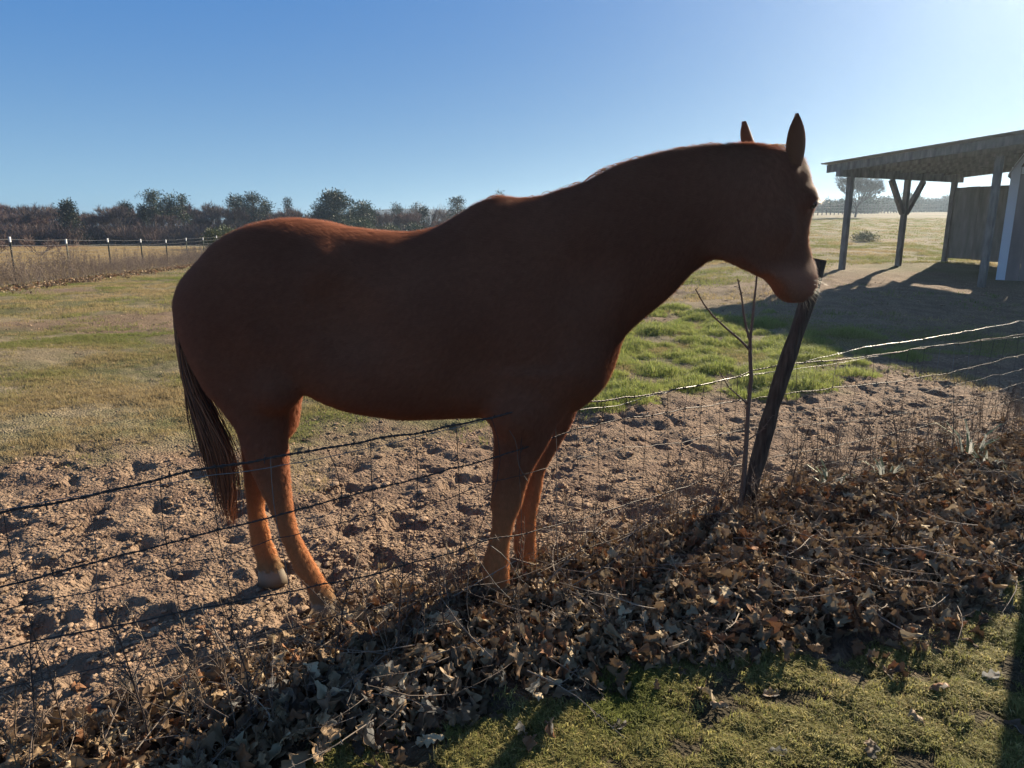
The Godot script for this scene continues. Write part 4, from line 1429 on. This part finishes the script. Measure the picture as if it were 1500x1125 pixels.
# an evergreen: trunk, limbs, and clumps of needles or small leaves round the limb ends; profile gives the crown's radius up its height
func evergreen(called: String, label: String, at: Vector3, height: float, width: float, from: float, profile: PackedFloat32Array, clumps: int, size: float, tone: Color, open: float) -> Node3D:
	var t := thing(called, label, "tree", at, rng.randf() * TAU, "")
	var wood := Shape.new()
	var crown := Shape.new()
	crown.colored = true
	var bend := Vector3(rng.randf_range(-0.04, 0.04), 0, rng.randf_range(-0.04, 0.04)) * height
	wood.tube(PackedVector3Array([Vector3(0, -0.3, 0), Vector3(0, height * 0.4, 0) + bend * 0.5, Vector3(0, height * 0.93, 0) + bend]), PackedFloat32Array([height * 0.025, height * 0.018, height * 0.006]), 7)
	clumps = int(clumps * (0.75 if called == "pine_tree" else 0.95))
	width *= 0.86
	size *= 0.8
	for k in clumps:
		var f := rng.randf()
		var y := lerpf(from, 0.97, f)
		var i := f * (profile.size() - 1.001)
		var rr := lerpf(profile[int(i)], profile[int(i) + 1], i - int(i)) * width
		var a := rng.randf() * TAU
		var lobe := 1.0 + open * 0.45 * sin(a * 3.0 + y * 9.0 + height)
		var c := bend * y + Vector3(cos(a), 0, sin(a)) * rr * lobe * pow(rng.randf(), 0.45) + Vector3(0, y * height, 0)
		var root := bend * y + Vector3(0, maxf(y - 0.06, 0.05) * height, 0)
		if k % 3 == 0:
			wood.tube(PackedVector3Array([root, (root + c) / 2.0 + Vector3(0, 0.02 * height, 0), c]), PackedFloat32Array([0.008 * height, 0.005 * height, 0.002 * height]), 4, Color.WHITE, false)
		var tone_here := tone * rng.randf_range(0.65, 1.35)
		var cs := size * rng.randf_range(0.6, 1.25)
		for j in 44:
			var d := Vector3(rng.randfn(0, 1), rng.randfn(0, 0.75), rng.randfn(0, 1))
			var p := c + d * cs * 0.5
			var g := d.normalized() * cs * rng.randf_range(0.18, 0.36) + Vector3(0, cs * 0.06, 0)
			var w := g.cross(Vector3(rng.randf_range(-1, 1), rng.randf_range(-1, 1), rng.randf_range(-1, 1))).normalized() * cs * 0.085
			crown.tri(p - w, p + w, p + g, tone_here * rng.randf_range(0.8, 1.2))
	obj("trunk", wood.mesh(), mat("pine bark", lin(0.12, 0.085, 0.06), 0.9, 0.25), t)
	obj("crown", crown.mesh(), thin(mat("evergreen needles", Color.WHITE, 0.6, 0.4), Color(0.4, 0.4, 0.4)), t)
	return t


# where a tree stands: bearing as x over distance
func stand(slope: float, d: float) -> Vector3:
	return Vector3(slope * d, broad(slope * d, -d), -d)


func build_far_trees() -> void:
	var round_top := PackedFloat32Array([0.55, 0.85, 1.0, 1.0, 0.9, 0.7, 0.3])
	var cone := PackedFloat32Array([0.9, 1.0, 0.85, 0.65, 0.45, 0.25, 0.06])
	var ragged := PackedFloat32Array([0.35, 0.7, 0.55, 1.0, 0.75, 0.9, 0.35])
	var pine := Color(0.045, 0.068, 0.028)
	var cedar := Color(0.028, 0.042, 0.021)
	var bluish := Color(0.036, 0.058, 0.036)
	# bare deciduous wood on the left: bearing, distance, height
	var kinds: Array[Node3D] = []
	var tones := ["grey-brown", "dark brown", "pale reddish", "blackish", "dull brown"]
	var wood_label := ""
	var wood_group := "bare trees of the far left wood"
	for k in 5:
		wood_label = "%s leafless tree in the wood behind the far left field" % tones[k]
		kinds.append(bare_tree("bare_tree", wood_label, wood_group, 4.4, 4, 0.02, [Color(0.15, 0.11, 0.095), Color(0.11, 0.085, 0.075), Color(0.19, 0.125, 0.10), Color(0.10, 0.085, 0.08), Color(0.14, 0.11, 0.09)][k], 0.55))
	var n := 0
	for k in 150:
		var slope := -0.80 + 1.16 * k / 149.0 + rng.randf_range(-0.006, 0.006)
		var d := rng.randf_range(82.0, 112.0)
		var tall := track(slope, [-0.8, -0.66, -0.5, -0.4, -0.3, -0.22, -0.08], [5.0, 5.4, 5.6, 5.4, 5.0, 5.2, 4.0]) / 5.6 * rng.randf_range(0.72, 1.16) * d / 100.0
		var at := stand(slope, d)
		if n < kinds.size():
			kinds[n].position = at
			kinds[n].scale = Vector3(tall, tall, tall)
			kinds[n].rotation.y = rng.randf() * TAU
		else:
			var which := rng.randi() % 5
			wood_label = "%s leafless tree in the wood behind the far left field" % tones[which]
			copy_of(kinds[which], at, rng.randf() * TAU, Vector3(tall * rng.randf_range(0.85, 1.2), tall, tall), wood_label, wood_group)
		n += 1
	# thicket under and behind them
	var thicket := Shape.new()
	for k in 70:
		var a := rng.randf() * TAU
		var b := Vector3(cos(a), 0, sin(a)) * rng.randf() * 0.8
		var d := Vector3(rng.randfn(0, 0.35), 1.0, rng.randfn(0, 0.35)) * rng.randf_range(0.8, 2.9)
		var w := Vector3(rng.randf_range(-1, 1), 0, rng.randf_range(-1, 1)).normalized() * 0.03
		thicket.tri(b - w, b + w, b + d)
		for j in 3:
			var q := b + d * rng.randf_range(0.3, 0.8)
			var e := (d.normalized() + Vector3(rng.randf_range(-1, 1), rng.randf_range(-0.2, 0.6), rng.randf_range(-1, 1))) * 0.55
			thicket.tri(q - w * 0.7, q + w * 0.7, q + e)
	var tw := []
	var tt := []
	for k in 2500:
		var slope := rng.randf_range(-0.85, 0.38)
		var d := rng.randf_range(78.0, 120.0)
		var at := stand(slope, d)
		var g := rng.randf_range(0.45, 0.92) * (1.0 + 0.5 * noise_a.get_noise_2d(at.x * 0.2, at.z * 0.2))
		tw.append(Transform3D(Basis.from_euler(Vector3(0, rng.randf() * TAU, 0)).scaled(Vector3(g * 1.2, g, g * 1.2)), at))
		tt.append(Color(0.11, 0.085, 0.075).lerp(Color(0.19, 0.13, 0.105), rng.randf()) * rng.randf_range(0.7, 1.1))
	tag(scatter("thicket", thicket.mesh(), mat("thicket", Color.WHITE, 0.9, 0.25), tw, tt), "dense bare thicket filling the wood behind the left field", "thicket", "", "stuff")

	evergreen("cedar_tree", "dark ragged cedar among bare trees on the left of the wood", stand(-0.606, 80.0), 4.7, 1.7, 0.08, cone, 150, 0.75, cedar, 0.6)
	evergreen("cedar_tree", "small dark cedar top just left of the tall flat-topped pine", stand(-0.528, 92.0), 4.8, 1.5, 0.1, cone, 120, 0.75, cedar, 0.5)
	evergreen("cedar_tree", "squat dark cedar right beside the small cedar top in the wood", stand(-0.505, 92.0), 4.5, 1.1, 0.1, cone, 90, 0.7, cedar, 0.5)
	evergreen("pine_tree", "tall flat-topped pine standing out above the bare wood", stand(-0.491, 92.0), 6.4, 1.5, 0.55, ragged, 95, 0.8, pine, 0.8)
	evergreen("pine_tree", "pine with a broken crown right of the tall flat-topped pine", stand(-0.466, 92.0), 5.9, 1.15, 0.5, ragged, 80, 0.75, pine, 0.8)
	evergreen("pine_tree", "pointed pine leaning on the broken-crowned pine", stand(-0.450, 93.0), 6.0, 0.9, 0.45, cone, 60, 0.7, pine, 0.7)
	evergreen("pine_tree", "broad pine left half of the pair above the horse's rump", stand(-0.374, 92.0), 5.6, 1.6, 0.2, ragged, 150, 0.8, bluish, 0.6)
	evergreen("pine_tree", "tall round-headed pine of the pair above the horse's rump", stand(-0.352, 90.0), 6.1, 1.75, 0.12, round_top, 190, 0.8, bluish, 0.6)
	evergreen("pine_tree", "lower pine right of the tall round-headed pine", stand(-0.334, 92.0), 5.1, 1.3, 0.15, cone, 110, 0.75, bluish, 0.6)
	evergreen("cedar_tree", "narrow cedar in front of a bare tree above the horse's back", stand(-0.306, 98.0), 5.7, 0.9, 0.1, cone, 70, 0.7, cedar, 0.5)
	evergreen("evergreen_oak", "largest round dark evergreen standing above the horse's back", stand(-0.243, 84.0), 5.8, 3.0, 0.04, round_top, 420, 0.85, Color(0.04, 0.062, 0.032), 0.5)
	evergreen("evergreen_oak", "smaller round evergreen joined to the right of the largest one", stand(-0.204, 88.0), 4.7, 2.0, 0.04, round_top, 200, 0.8, Color(0.055, 0.08, 0.04), 0.5)
	evergreen("pine_tree", "slim pine with a thin crown left of the gap in the trees", stand(-0.157, 92.0), 4.8, 0.8, 0.25, round_top, 70, 0.65, bluish, 0.6)
	evergreen("pine_tree", "pine among thin bare trees near the horse's withers", stand(-0.131, 96.0), 5.5, 0.8, 0.35, ragged, 60, 0.65, bluish, 0.7)
	evergreen("cedar_tree", "dark pointed cedar next to the blue gap in the trees", stand(-0.120, 92.0), 4.3, 0.9, 0.04, cone, 100, 0.65, cedar, 0.4)
	evergreen("pine_tree", "lone round-topped pine right of the blue gap in the trees", stand(-0.076, 90.0), 5.4, 1.25, 0.4, round_top, 110, 0.7, cedar, 0.7)
	evergreen("pine_tree", "pine whose tip alone shows over the horse's withers", stand(-0.014, 92.0), 5.9, 0.9, 0.4, round_top, 60, 0.7, pine, 0.6)
	# young junipers in front
	var lows := [[-0.412, 62.0, 1.6, 0.75, Color(0.10, 0.115, 0.035), "small yellow-green juniper at the end of the far wire fence"], [-0.398, 64.0, 1.85, 1.2, Color(0.085, 0.105, 0.035), "bushy green juniper right of the small yellow-green one"], [-0.232, 66.0, 2.5, 1.4, Color(0.07, 0.09, 0.05), "pale bushy juniper in front of the largest dark evergreen"], [-0.203, 64.0, 2.5, 1.7, Color(0.075, 0.10, 0.05), "wide pale juniper over the dip of the horse's back"], [-0.168, 66.0, 2.0, 1.5, Color(0.07, 0.095, 0.045), "low spreading juniper right of the wide pale one"], [-0.134, 66.0, 2.2, 1.2, Color(0.055, 0.08, 0.045), "darker upright juniper near the small white roof"]]
	for l in lows:
		evergreen("juniper_bush", l[5], stand(l[0], l[1]), l[2], l[3], 0.03, round_top, 130, 0.55, l[4], 0.4)
	# slender bare trees by the gap
	var slim := bare_tree("slender_tree", "slender bare tree standing at the gap by the horse's withers", "slender bare trees at the gap", 4.6, 2, 0.02, Color(0.20, 0.165, 0.14), 0.3)
	slim.position = stand(-0.138, 94.0)
	for p in [[-0.128, 97.0, 1.1], [-0.110, 95.0, 1.0], [-0.102, 98.0, 1.02], [-0.092, 95.0, 1.05], [-0.085, 99.0, 0.98], [-0.300, 96.0, 1.0], [-0.290, 97.0, 0.9]]:
		copy_of(slim, stand(p[0], p[1]), rng.randf() * TAU, Vector3.ONE * p[2], "slender bare tree standing at the gap by the horse's withers" if p[0] > -0.2 else "slender bare tree beside the narrow cedar above the horse's back", "slender bare trees at the gap" if p[0] > -0.2 else "slender bare trees by the narrow cedar")
	# the oak that sheds the leaves stands just past the right edge of the view
	var oak := thing("oak_tree", "thick oak trunk just past the right edge, shading the lawn corner", "tree", Vector3(3.24, broad(3.24, -3.8), -3.8))
	var ow := Shape.new()
	var ot := Shape.new()
	ow.tube(PackedVector3Array([Vector3(0, -0.3, 0), Vector3(0, 0.15, 0), Vector3(0.02, 0.8, 0), Vector3(0.05, 2.4, -0.05), Vector3(0.1, 4.2, -0.1)]), PackedFloat32Array([0.34, 0.26, 0.22, 0.2, 0.17]), 16)
	for k in 6:
		var a := TAU * k / 6.0
		limb(ow, ot, Vector3(0.08, 3.2 + 0.18 * k, -0.08), Vector3(cos(a) * 0.8, 0.8, sin(a) * 0.8).normalized(), 2.0, 0.09, 3, 0.4, 0.006)
	var om := mat("oak bark", lin(0.16, 0.13, 0.105), 0.95, 0.25)
	texture_on(om, noise_texture(256, 0.03, 4, Color(0.45, 0.45, 0.45), Color.WHITE, 51), noise_texture(256, 0.04, 4, Color.BLACK, Color.WHITE, 52), Vector3(4, 1.2, 4), 3.0)
	obj("trunk", ow.mesh(), om, oak)
	obj("crown", ot.mesh(), om, oak)
	# grey shrubs in the hay field
	var sh := bare_tree("round_shrub", "leafless grey round shrub at the left edge of the straw field", "", 2.1, 3, 0.012, Color(0.15, 0.115, 0.10), 1.2)
	sh.position = stand(-0.715, 47.0) - Vector3(0, 0.4, 0)
	copy_of(sh, stand(-0.655, 49.0) - Vector3(0, 0.4, 0), 2.0, Vector3(1.15, 0.95, 1.1), "leafless grey round shrub beside the strip of red earth in the straw field", "")

	# beyond the shed on the right
	var big := bare_tree("wide_tree", "wide spreading bare tree beyond the shed's left posts", "", 3.6, 5, 0.009, Color(0.085, 0.075, 0.07), 1.1, 9)
	big.position = stand(0.47, 66.0)
	var hedge := [[0.452, 96.0, 1.3, 1.9], [0.486, 92.0, 2.0, 2.2], [0.512, 110.0, 1.7, 2.6], [0.545, 104.0, 2.2, 2.2], [0.572, 108.0, 1.5, 2.8], [0.602, 106.0, 2.1, 2.5], [0.632, 104.0, 2.3, 2.6], [0.43, 100.0, 1.2, 2.2]]
	var hk := 0
	var hedge_says := ["low dark tree at the foot of the wide bare tree", "rounded dark tree right behind the shed's left post", "dark bushy tree between the shed's two left posts", "tall dark tree behind the braced shed post", "dark tree just right of the braced shed post", "dark round tree left of the shed wall", "dark tree half hidden by the shed wall", "low dark scrub tree left of the wide bare tree"]
	for h in hedge:
		evergreen("dark_tree", hedge_says[hk], stand(h[0], h[1]), h[2], h[3], 0.03, round_top, 170, 0.8, Color(0.06, 0.065, 0.045), 0.5)
		hk += 1
	evergreen("low_bush", "small dark bush alone in the grass between the shed posts", stand(0.486, 27.0), 0.28, 0.5, 0.05, round_top, 60, 0.18, Color(0.075, 0.09, 0.04), 0.3)


func build_distance() -> void:
	var s := Shape.new()
	for k in 60:
		var a0 := lerpf(-0.95, 0.95, k / 60.0)
		var a1 := lerpf(-0.95, 0.95, (k + 1) / 60.0)
		var h0 := 12.0 + 3.0 * noise_a.get_noise_1d(a0 * 3.0) + 1.5 * noise_b.get_noise_1d(a0 * 9.0)
		var h1 := 12.0 + 3.0 * noise_a.get_noise_1d(a1 * 3.0) + 1.5 * noise_b.get_noise_1d(a1 * 9.0)
		h0 *= lerpf(0.35, 1.0, smooth(-0.30, -0.16, a0))
		h1 *= lerpf(0.35, 1.0, smooth(-0.30, -0.16, a1))
		var p0 := Vector3(sin(a0), 0, -cos(a0))
		var p1 := Vector3(sin(a1), 0, -cos(a1))
		s.quad(p0 * 480.0 + Vector3(0, -4, 0), p1 * 480.0 + Vector3(0, -4, 0), p1 * 560.0 + Vector3(0, h1, 0), p0 * 560.0 + Vector3(0, h0, 0))
		s.quad(p0 * 560.0 + Vector3(0, h0, 0), p1 * 560.0 + Vector3(0, h1, 0), p1 * 615.0 + Vector3(0, -4, 0), p0 * 615.0 + Vector3(0, -4, 0))
	tag(obj("hills", s.mesh(), mat("wooded ridge", lin(0.06, 0.075, 0.075), 0.95, 0.2)), "low blue wooded ridge on the horizon", "hills", "", "structure")
	# small white roofed building in the gap
	var at := stand(-0.118, 74.0)
	var b := thing("farm_building", "tiny white-roofed building in the gap over the horse's back", "building", at)
	var w := Shape.new()
	w.box(Vector3(0, 0.55, 0), Vector3(2.6, 1.1, 1.6))
	obj("wall", w.mesh(), mat("pale wall", lin(0.5, 0.46, 0.4), 0.8), b)
	var r := Shape.new()
	r.quad(Vector3(-1.5, 1.12, 1.0), Vector3(1.5, 1.12, 1.0), Vector3(1.5, 1.5, 0), Vector3(-1.5, 1.5, 0))
	r.quad(Vector3(1.5, 1.12, -1.0), Vector3(-1.5, 1.12, -1.0), Vector3(-1.5, 1.5, 0), Vector3(1.5, 1.5, 0))
	obj("roof", r.mesh(), mat("white roof", lin(0.8, 0.8, 0.8), 0.6), b)


# ---------------------------------------------------------------- shed and barn
func build_shed() -> void:
	var wood := mat("shed timber", lin(0.30, 0.275, 0.25), 0.9, 0.25)
	texture_on(wood, noise_texture(256, 0.015, 4, Color(0.6, 0.6, 0.6), Color.WHITE, 41), noise_texture(256, 0.03, 4, Color.BLACK, Color.WHITE, 42), Vector3(2.5, 0.5, 2.5), 0.6)
	var tin := mat("roof sheet", lin(0.34, 0.34, 0.34), 0.55, 0.4)
	tin.metallic = 0.3
	var shed := thing("open_shed", "open-fronted timber lean-to shed with sloping sheet roof", "shed")
	# corners on the ground: low eave runs from a to b, the rakes run from there up towards the barn
	var a := Vector3(7.30, 0, -15.9)
	var b := Vector3(10.75, 0, -17.9)
	var over := Vector3(1.55, 0, -3.15).normalized() * -1.0     # towards the viewer along the rake
	var rake := Vector3(1.62, 0, 3.05).normalized()
	var low := 2.41
	var run := 4.1
	var climb := 0.065
	var e1 := a + Vector3(0, low, 0)
	var e2 := b + Vector3(0, low, 0)
	var up := rake * run + Vector3(0, run * climb, 0)
	var eave := (b - a).normalized()
	# posts
	var feet := [a, a.lerp(b, 0.52), b, a + rake * 3.0]
	for k in 4:
		var p: Vector3 = feet[k]
		var g := land(p.x, p.z)
		var s := Shape.new()
		var top := low if k < 3 else low + 3.0 * climb
		s.box(Vector3(p.x, (g - 0.3 + top) / 2.0, p.z), Vector3(0.105, top - g + 0.3, 0.105), Basis(Vector3.UP, atan2(eave.x, eave.z)))
		var post := obj("post", s.mesh(), wood, shed)
		if k == 1:
			for side in [-1.0, 1.0]:
				var br := Shape.new()
				br.beam(Vector3(p.x, low - 0.75, p.z) + eave * 0.07 * side, Vector3(p.x, low - 0.02, p.z) + eave * 0.62 * side, 0.09, 0.11)
				obj("brace", br.mesh(), wood, post)
	# beams
	for q in [[e1 - eave * 0.45, e2 + eave * 0.3, 0.09, 0.19], [e1 + up - eave * 0.45, e2 + up + eave * 0.3, 0.09, 0.19]]:
		var s := Shape.new()
		s.beam(q[0] - Vector3(0, -0.09, 0), q[1] - Vector3(0, -0.09, 0), q[2], q[3])
		obj("beam", s.mesh(), wood, shed)
	for k in 8:
		var p := e1.lerp(e2, k / 7.0) + (eave * -0.35 if k == 0 else eave * 0.25 if k == 7 else Vector3.ZERO)
		var s := Shape.new()
		var deep := 0.16 if k == 0 or k == 7 else 0.13
		s.beam(p - rake * 0.35 + Vector3(0, 0.19 - 0.35 * climb, 0), p + up + Vector3(0, 0.19, 0), 0.05, deep)
		obj("fascia_board" if k == 0 or k == 7 else "rafter", s.mesh(), wood, shed)
	# roof of overlapping sheets, each with its ribs
	var width := (e2 - e1).length() + 0.9
	var count := 6
	for k in count:
		var s := Shape.new()
		var ribs := 8
		for r in ribs * 2:
			var t0 := -0.5 + width * (k + r / (ribs * 2.0)) / count
			var t1 := -0.5 + width * (k + (r + 1) / (ribs * 2.0)) / count
			var z0 := 0.30 + (0.014 if r % 2 == 0 else 0.0) + 0.004 * (k % 2)
			var z1 := 0.30 + (0.014 if r % 2 == 1 else 0.0) + 0.004 * (k % 2)
			var p0 := e1 + eave * t0 - rake * 0.42 + Vector3(0, z0 - 0.42 * climb, 0)
			var p1 := e1 + eave * t1 - rake * 0.42 + Vector3(0, z1 - 0.42 * climb, 0)
			var u2 := up + rake * 0.42 + Vector3(0, 0.42 * climb, 0)
			s.quad(p0, p0 + u2, p1 + u2, p1)
			s.quad(p0 - Vector3(0, 0.012, 0), p1 - Vector3(0, 0.012, 0), p1 + u2 - Vector3(0, 0.012, 0), p0 + u2 - Vector3(0, 0.012, 0))
			s.quad(p0 - Vector3(0, 0.012, 0), p0, p1, p1 - Vector3(0, 0.012, 0))
		obj("roof_sheet", s.mesh(), tin, shed)
	# back wall of upright boards from b along the far rake
	var boards := mat("wall board", lin(0.32, 0.30, 0.28), 0.9, 0.25)
	texture_on(boards, noise_texture(256, 0.015, 4, Color(0.65, 0.65, 0.65), Color.WHITE, 43), null, Vector3(2.0, 0.3, 2.0), 0.0)
	for k in 13:
		var p := b + rake * (0.16 + 0.315 * k)
		var g := land(p.x, p.z)
		var s := Shape.new()
		var top := low - 0.12 + rng.randf_range(-0.015, 0.015)
		var foot := g + 0.09
		s.box(Vector3(p.x, (top + foot) / 2.0, p.z) + eave * (0.012 if k % 2 == 0 else 0.0), Vector3(0.313, top - foot, 0.025), Basis(Vector3.UP, atan2(rake.x, rake.z) + PI / 2.0))
		obj("wall_board", s.mesh(), boards, shed)
	var rail := Shape.new()
	rail.beam(b + rake * 0.1 + Vector3(0, low - 0.3, 0) + eave * 0.06, b + rake * 4.2 + Vector3(0, low - 0.3, 0) + eave * 0.06, 0.05, 0.12)
	obj("wall_rail", rail.mesh(), wood, shed)

	# the barn that the lean-to meets: gambrel gable end with white trim
	var barn := thing("barn", "grey-brown gambrel barn with white corner and roof trim at the right edge", "barn")
	var c := Vector3(9.72, 0, -14.25)
	var face := Vector3(0.80, 0, 0.60)
	var back := Vector3(face.z, 0, -face.x)
	var gy := land(c.x, c.z) + 0.05
	var eh := 2.46
	var wall_paint := mat("barn cladding", lin(0.32, 0.25, 0.24), 0.85, 0.3)
	texture_on(wall_paint, noise_texture(256, 0.01, 4, Color(0.75, 0.75, 0.75), Color.WHITE, 44), null, Vector3(1.5, 0.3, 1.5), 0.0)
	var wide := 4.4
	for k in 15:
		var t0 := wide * k / 15.0
		var mid := t0 + wide / 30.0
		var s := Shape.new()
		var rise := minf(mid, wide - mid)
		var top := eh + (rise * 1.75 if rise < 1.0 else 1.75 + (rise - 1.0) * 0.5)
		s.box(c + face * mid + Vector3(0, (gy - 0.2 + top) / 2.0, 0) - back * (0.0 if k % 2 == 0 else 0.006), Vector3(wide / 15.0 - 0.006, top - gy + 0.2, 0.03), Basis(face, Vector3.UP, -back))
		obj("wall_board", s.mesh(), wall_paint, barn)
	var side := Shape.new()
	side.box(c + back * 1.6 - face * 0.02 + Vector3(0, (gy + eh) / 2.0, 0), Vector3(3.1, eh - gy + 0.2, 0.03), Basis(back, Vector3.UP, face))
	obj("side_wall", side.mesh(), wall_paint, barn)
	var paint := mat("white trim", lin(0.72, 0.73, 0.76), 0.6)
	var f := -back * 0.04
	var trims := [["corner_trim", c + f + Vector3(0, gy - 0.05, 0), c + f + Vector3(0, eh + 0.03, 0), 0.16, 0.03], ["eave_trim", c + f + face * 0.085 + Vector3(0, eh - 0.04, 0), c + f + face * wide + Vector3(0, eh - 0.04, 0), 0.03, 0.13], ["rake_trim", c + f + Vector3(0, eh + 0.03, 0), c + f + face * 1.0 + Vector3(0, eh + 1.78, 0), 0.03, 0.11], ["rake_trim", c + f + face * 1.0 + Vector3(0, eh + 1.78, 0), c + f + face * 2.2 + Vector3(0, eh + 2.38, 0), 0.03, 0.11]]
	for t in trims:
		var s := Shape.new()
		if t[0] == "corner_trim":
			s.box((t[1] + t[2]) / 2.0, Vector3(0.15, t[2].y - t[1].y, 0.03), Basis(face, Vector3.UP, -back))
		else:
			s.beam(t[1], t[2], t[3], t[4])
		obj(t[0], s.mesh(), paint, barn)
	var roof := Shape.new()
	var r0 := c - face * 0.12 - back * 0.12 + Vector3(0, eh - 0.1, 0)
	var r1 := c + face * 1.0 - back * 0.12 + Vector3(0, eh + 1.85, 0)
	var r2 := c + face * 2.2 - back * 0.12 + Vector3(0, eh + 2.46, 0)
	var deep := back * 3.4
	for q in [[r0, r1], [r1, r2]]:
		var th := Vector3(0, -0.05, 0)
		roof.quad(q[0], q[1], q[1] + deep, q[0] + deep)
		roof.quad(q[0] + th, q[0] + deep + th, q[1] + deep + th, q[1] + th)
		roof.quad(q[0], q[0] + th, q[1] + th, q[1])
	roof.quad(r2, r2 + face * 2.2 - Vector3(0, 1.2, 0), r2 + face * 2.2 - Vector3(0, 1.2, 0) + deep, r2 + deep)
	obj("roof", roof.mesh(), tin, barn)


# ---------------------------------------------------------------- sky and light
func build_sky(toward_sun: Vector3) -> ImageTexture:
	var w := 512
	var h := 256
	var im := Image.create_empty(w, h, false, Image.FORMAT_RGBF)
	for j in h:
		var el := PI / 2.0 - PI * (j + 0.5) / h
		for i in w:
			var az := TAU * (i + 0.5) / w
			var d := Vector3(sin(az) * cos(el), sin(el), -cos(az) * cos(el))
			var y := maxf(d.y, 0.0)
			var g := rad_to_deg(acos(clampf(d.dot(toward_sun), -1.0, 1.0)))
			var high := Color(0.022, 0.175, 0.55).lerp(Color(0.11, 0.20, 0.39), smooth(0.3, 0.8, y))
			var c := Color(0.43, 0.68, 0.82).lerp(high, 1.0 - exp(-y / 0.14))
			var near := exp(-g / 10.0) * 0.48 + exp(-g / 25.0) * 0.17
			var core := exp(-g / 3.0)
			c += Color(1.0, 0.93, 0.74) * near + Color(2.2, 2.0, 1.7) * core
			if el < 0.0:
				c = Color(0.19, 0.165, 0.12)
			im.set_pixel(i, j, Color(c.r * 0.37, c.g * 0.385, c.b * 0.385))
	return ImageTexture.create_from_image(im)


func _ready() -> void:
	rng.seed = 7
	noise_a.seed = 3
	noise_a.frequency = 0.6
	noise_a.fractal_octaves = 3
	noise_b.seed = 5
	noise_b.frequency = 0.6
	noise_b.fractal_octaves = 3
	noise_c.seed = 9
	noise_c.frequency = 0.6
	noise_c.fractal_octaves = 2

	var camera := Camera3D.new()
	camera.name = "camera"
	add_child(camera)
	camera.position = Vector3(0, 1.42, 0)
	camera.rotation_degrees = Vector3(-12.7, 0, 0)
	camera.fov = 56.8
	camera.near = 0.05
	camera.far = 1500.0
	camera.current = true

	var azimuth := deg_to_rad(38.0)
	var height := deg_to_rad(22.0)
	var toward_sun := Vector3(sin(azimuth) * cos(height), sin(height), -cos(azimuth) * cos(height))
	var sun := DirectionalLight3D.new()
	sun.name = "sun"
	add_child(sun)
	sun.look_at_from_position(toward_sun * 50.0, Vector3.ZERO)
	sun.light_energy = 1.6
	sun.light_color = Color(1.0, 0.93, 0.82)
	sun.light_angular_distance = 0.5
	sun.shadow_enabled = true

	var around := WorldEnvironment.new()
	around.name = "surroundings"
	var env := Environment.new()
	env.background_mode = Environment.BG_SKY
	var sky_mat := PanoramaSkyMaterial.new()
	sky_mat.panorama = build_sky(toward_sun)
	var sky := Sky.new()
	sky.sky_material = sky_mat
	env.sky = sky
	env.tonemap_mode = Environment.TONE_MAPPER_LINEAR
	env.tonemap_exposure = 2.6
	env.sdfgi_enabled = true
	env.ssao_enabled = true
	env.ssil_enabled = true
	env.volumetric_fog_enabled = true
	env.volumetric_fog_density = 0.0007
	env.volumetric_fog_albedo = Color(0.8, 0.9, 1.0)
	env.volumetric_fog_anisotropy = 0.7
	around.environment = env
	add_child(around)

	build_ground()
	build_distance()
	build_far_trees()
	build_far_fences()
	build_shed()
	build_horse()
	build_near_fence()
	build_leaves()
	build_clods()
	build_grass()
	build_weeds()
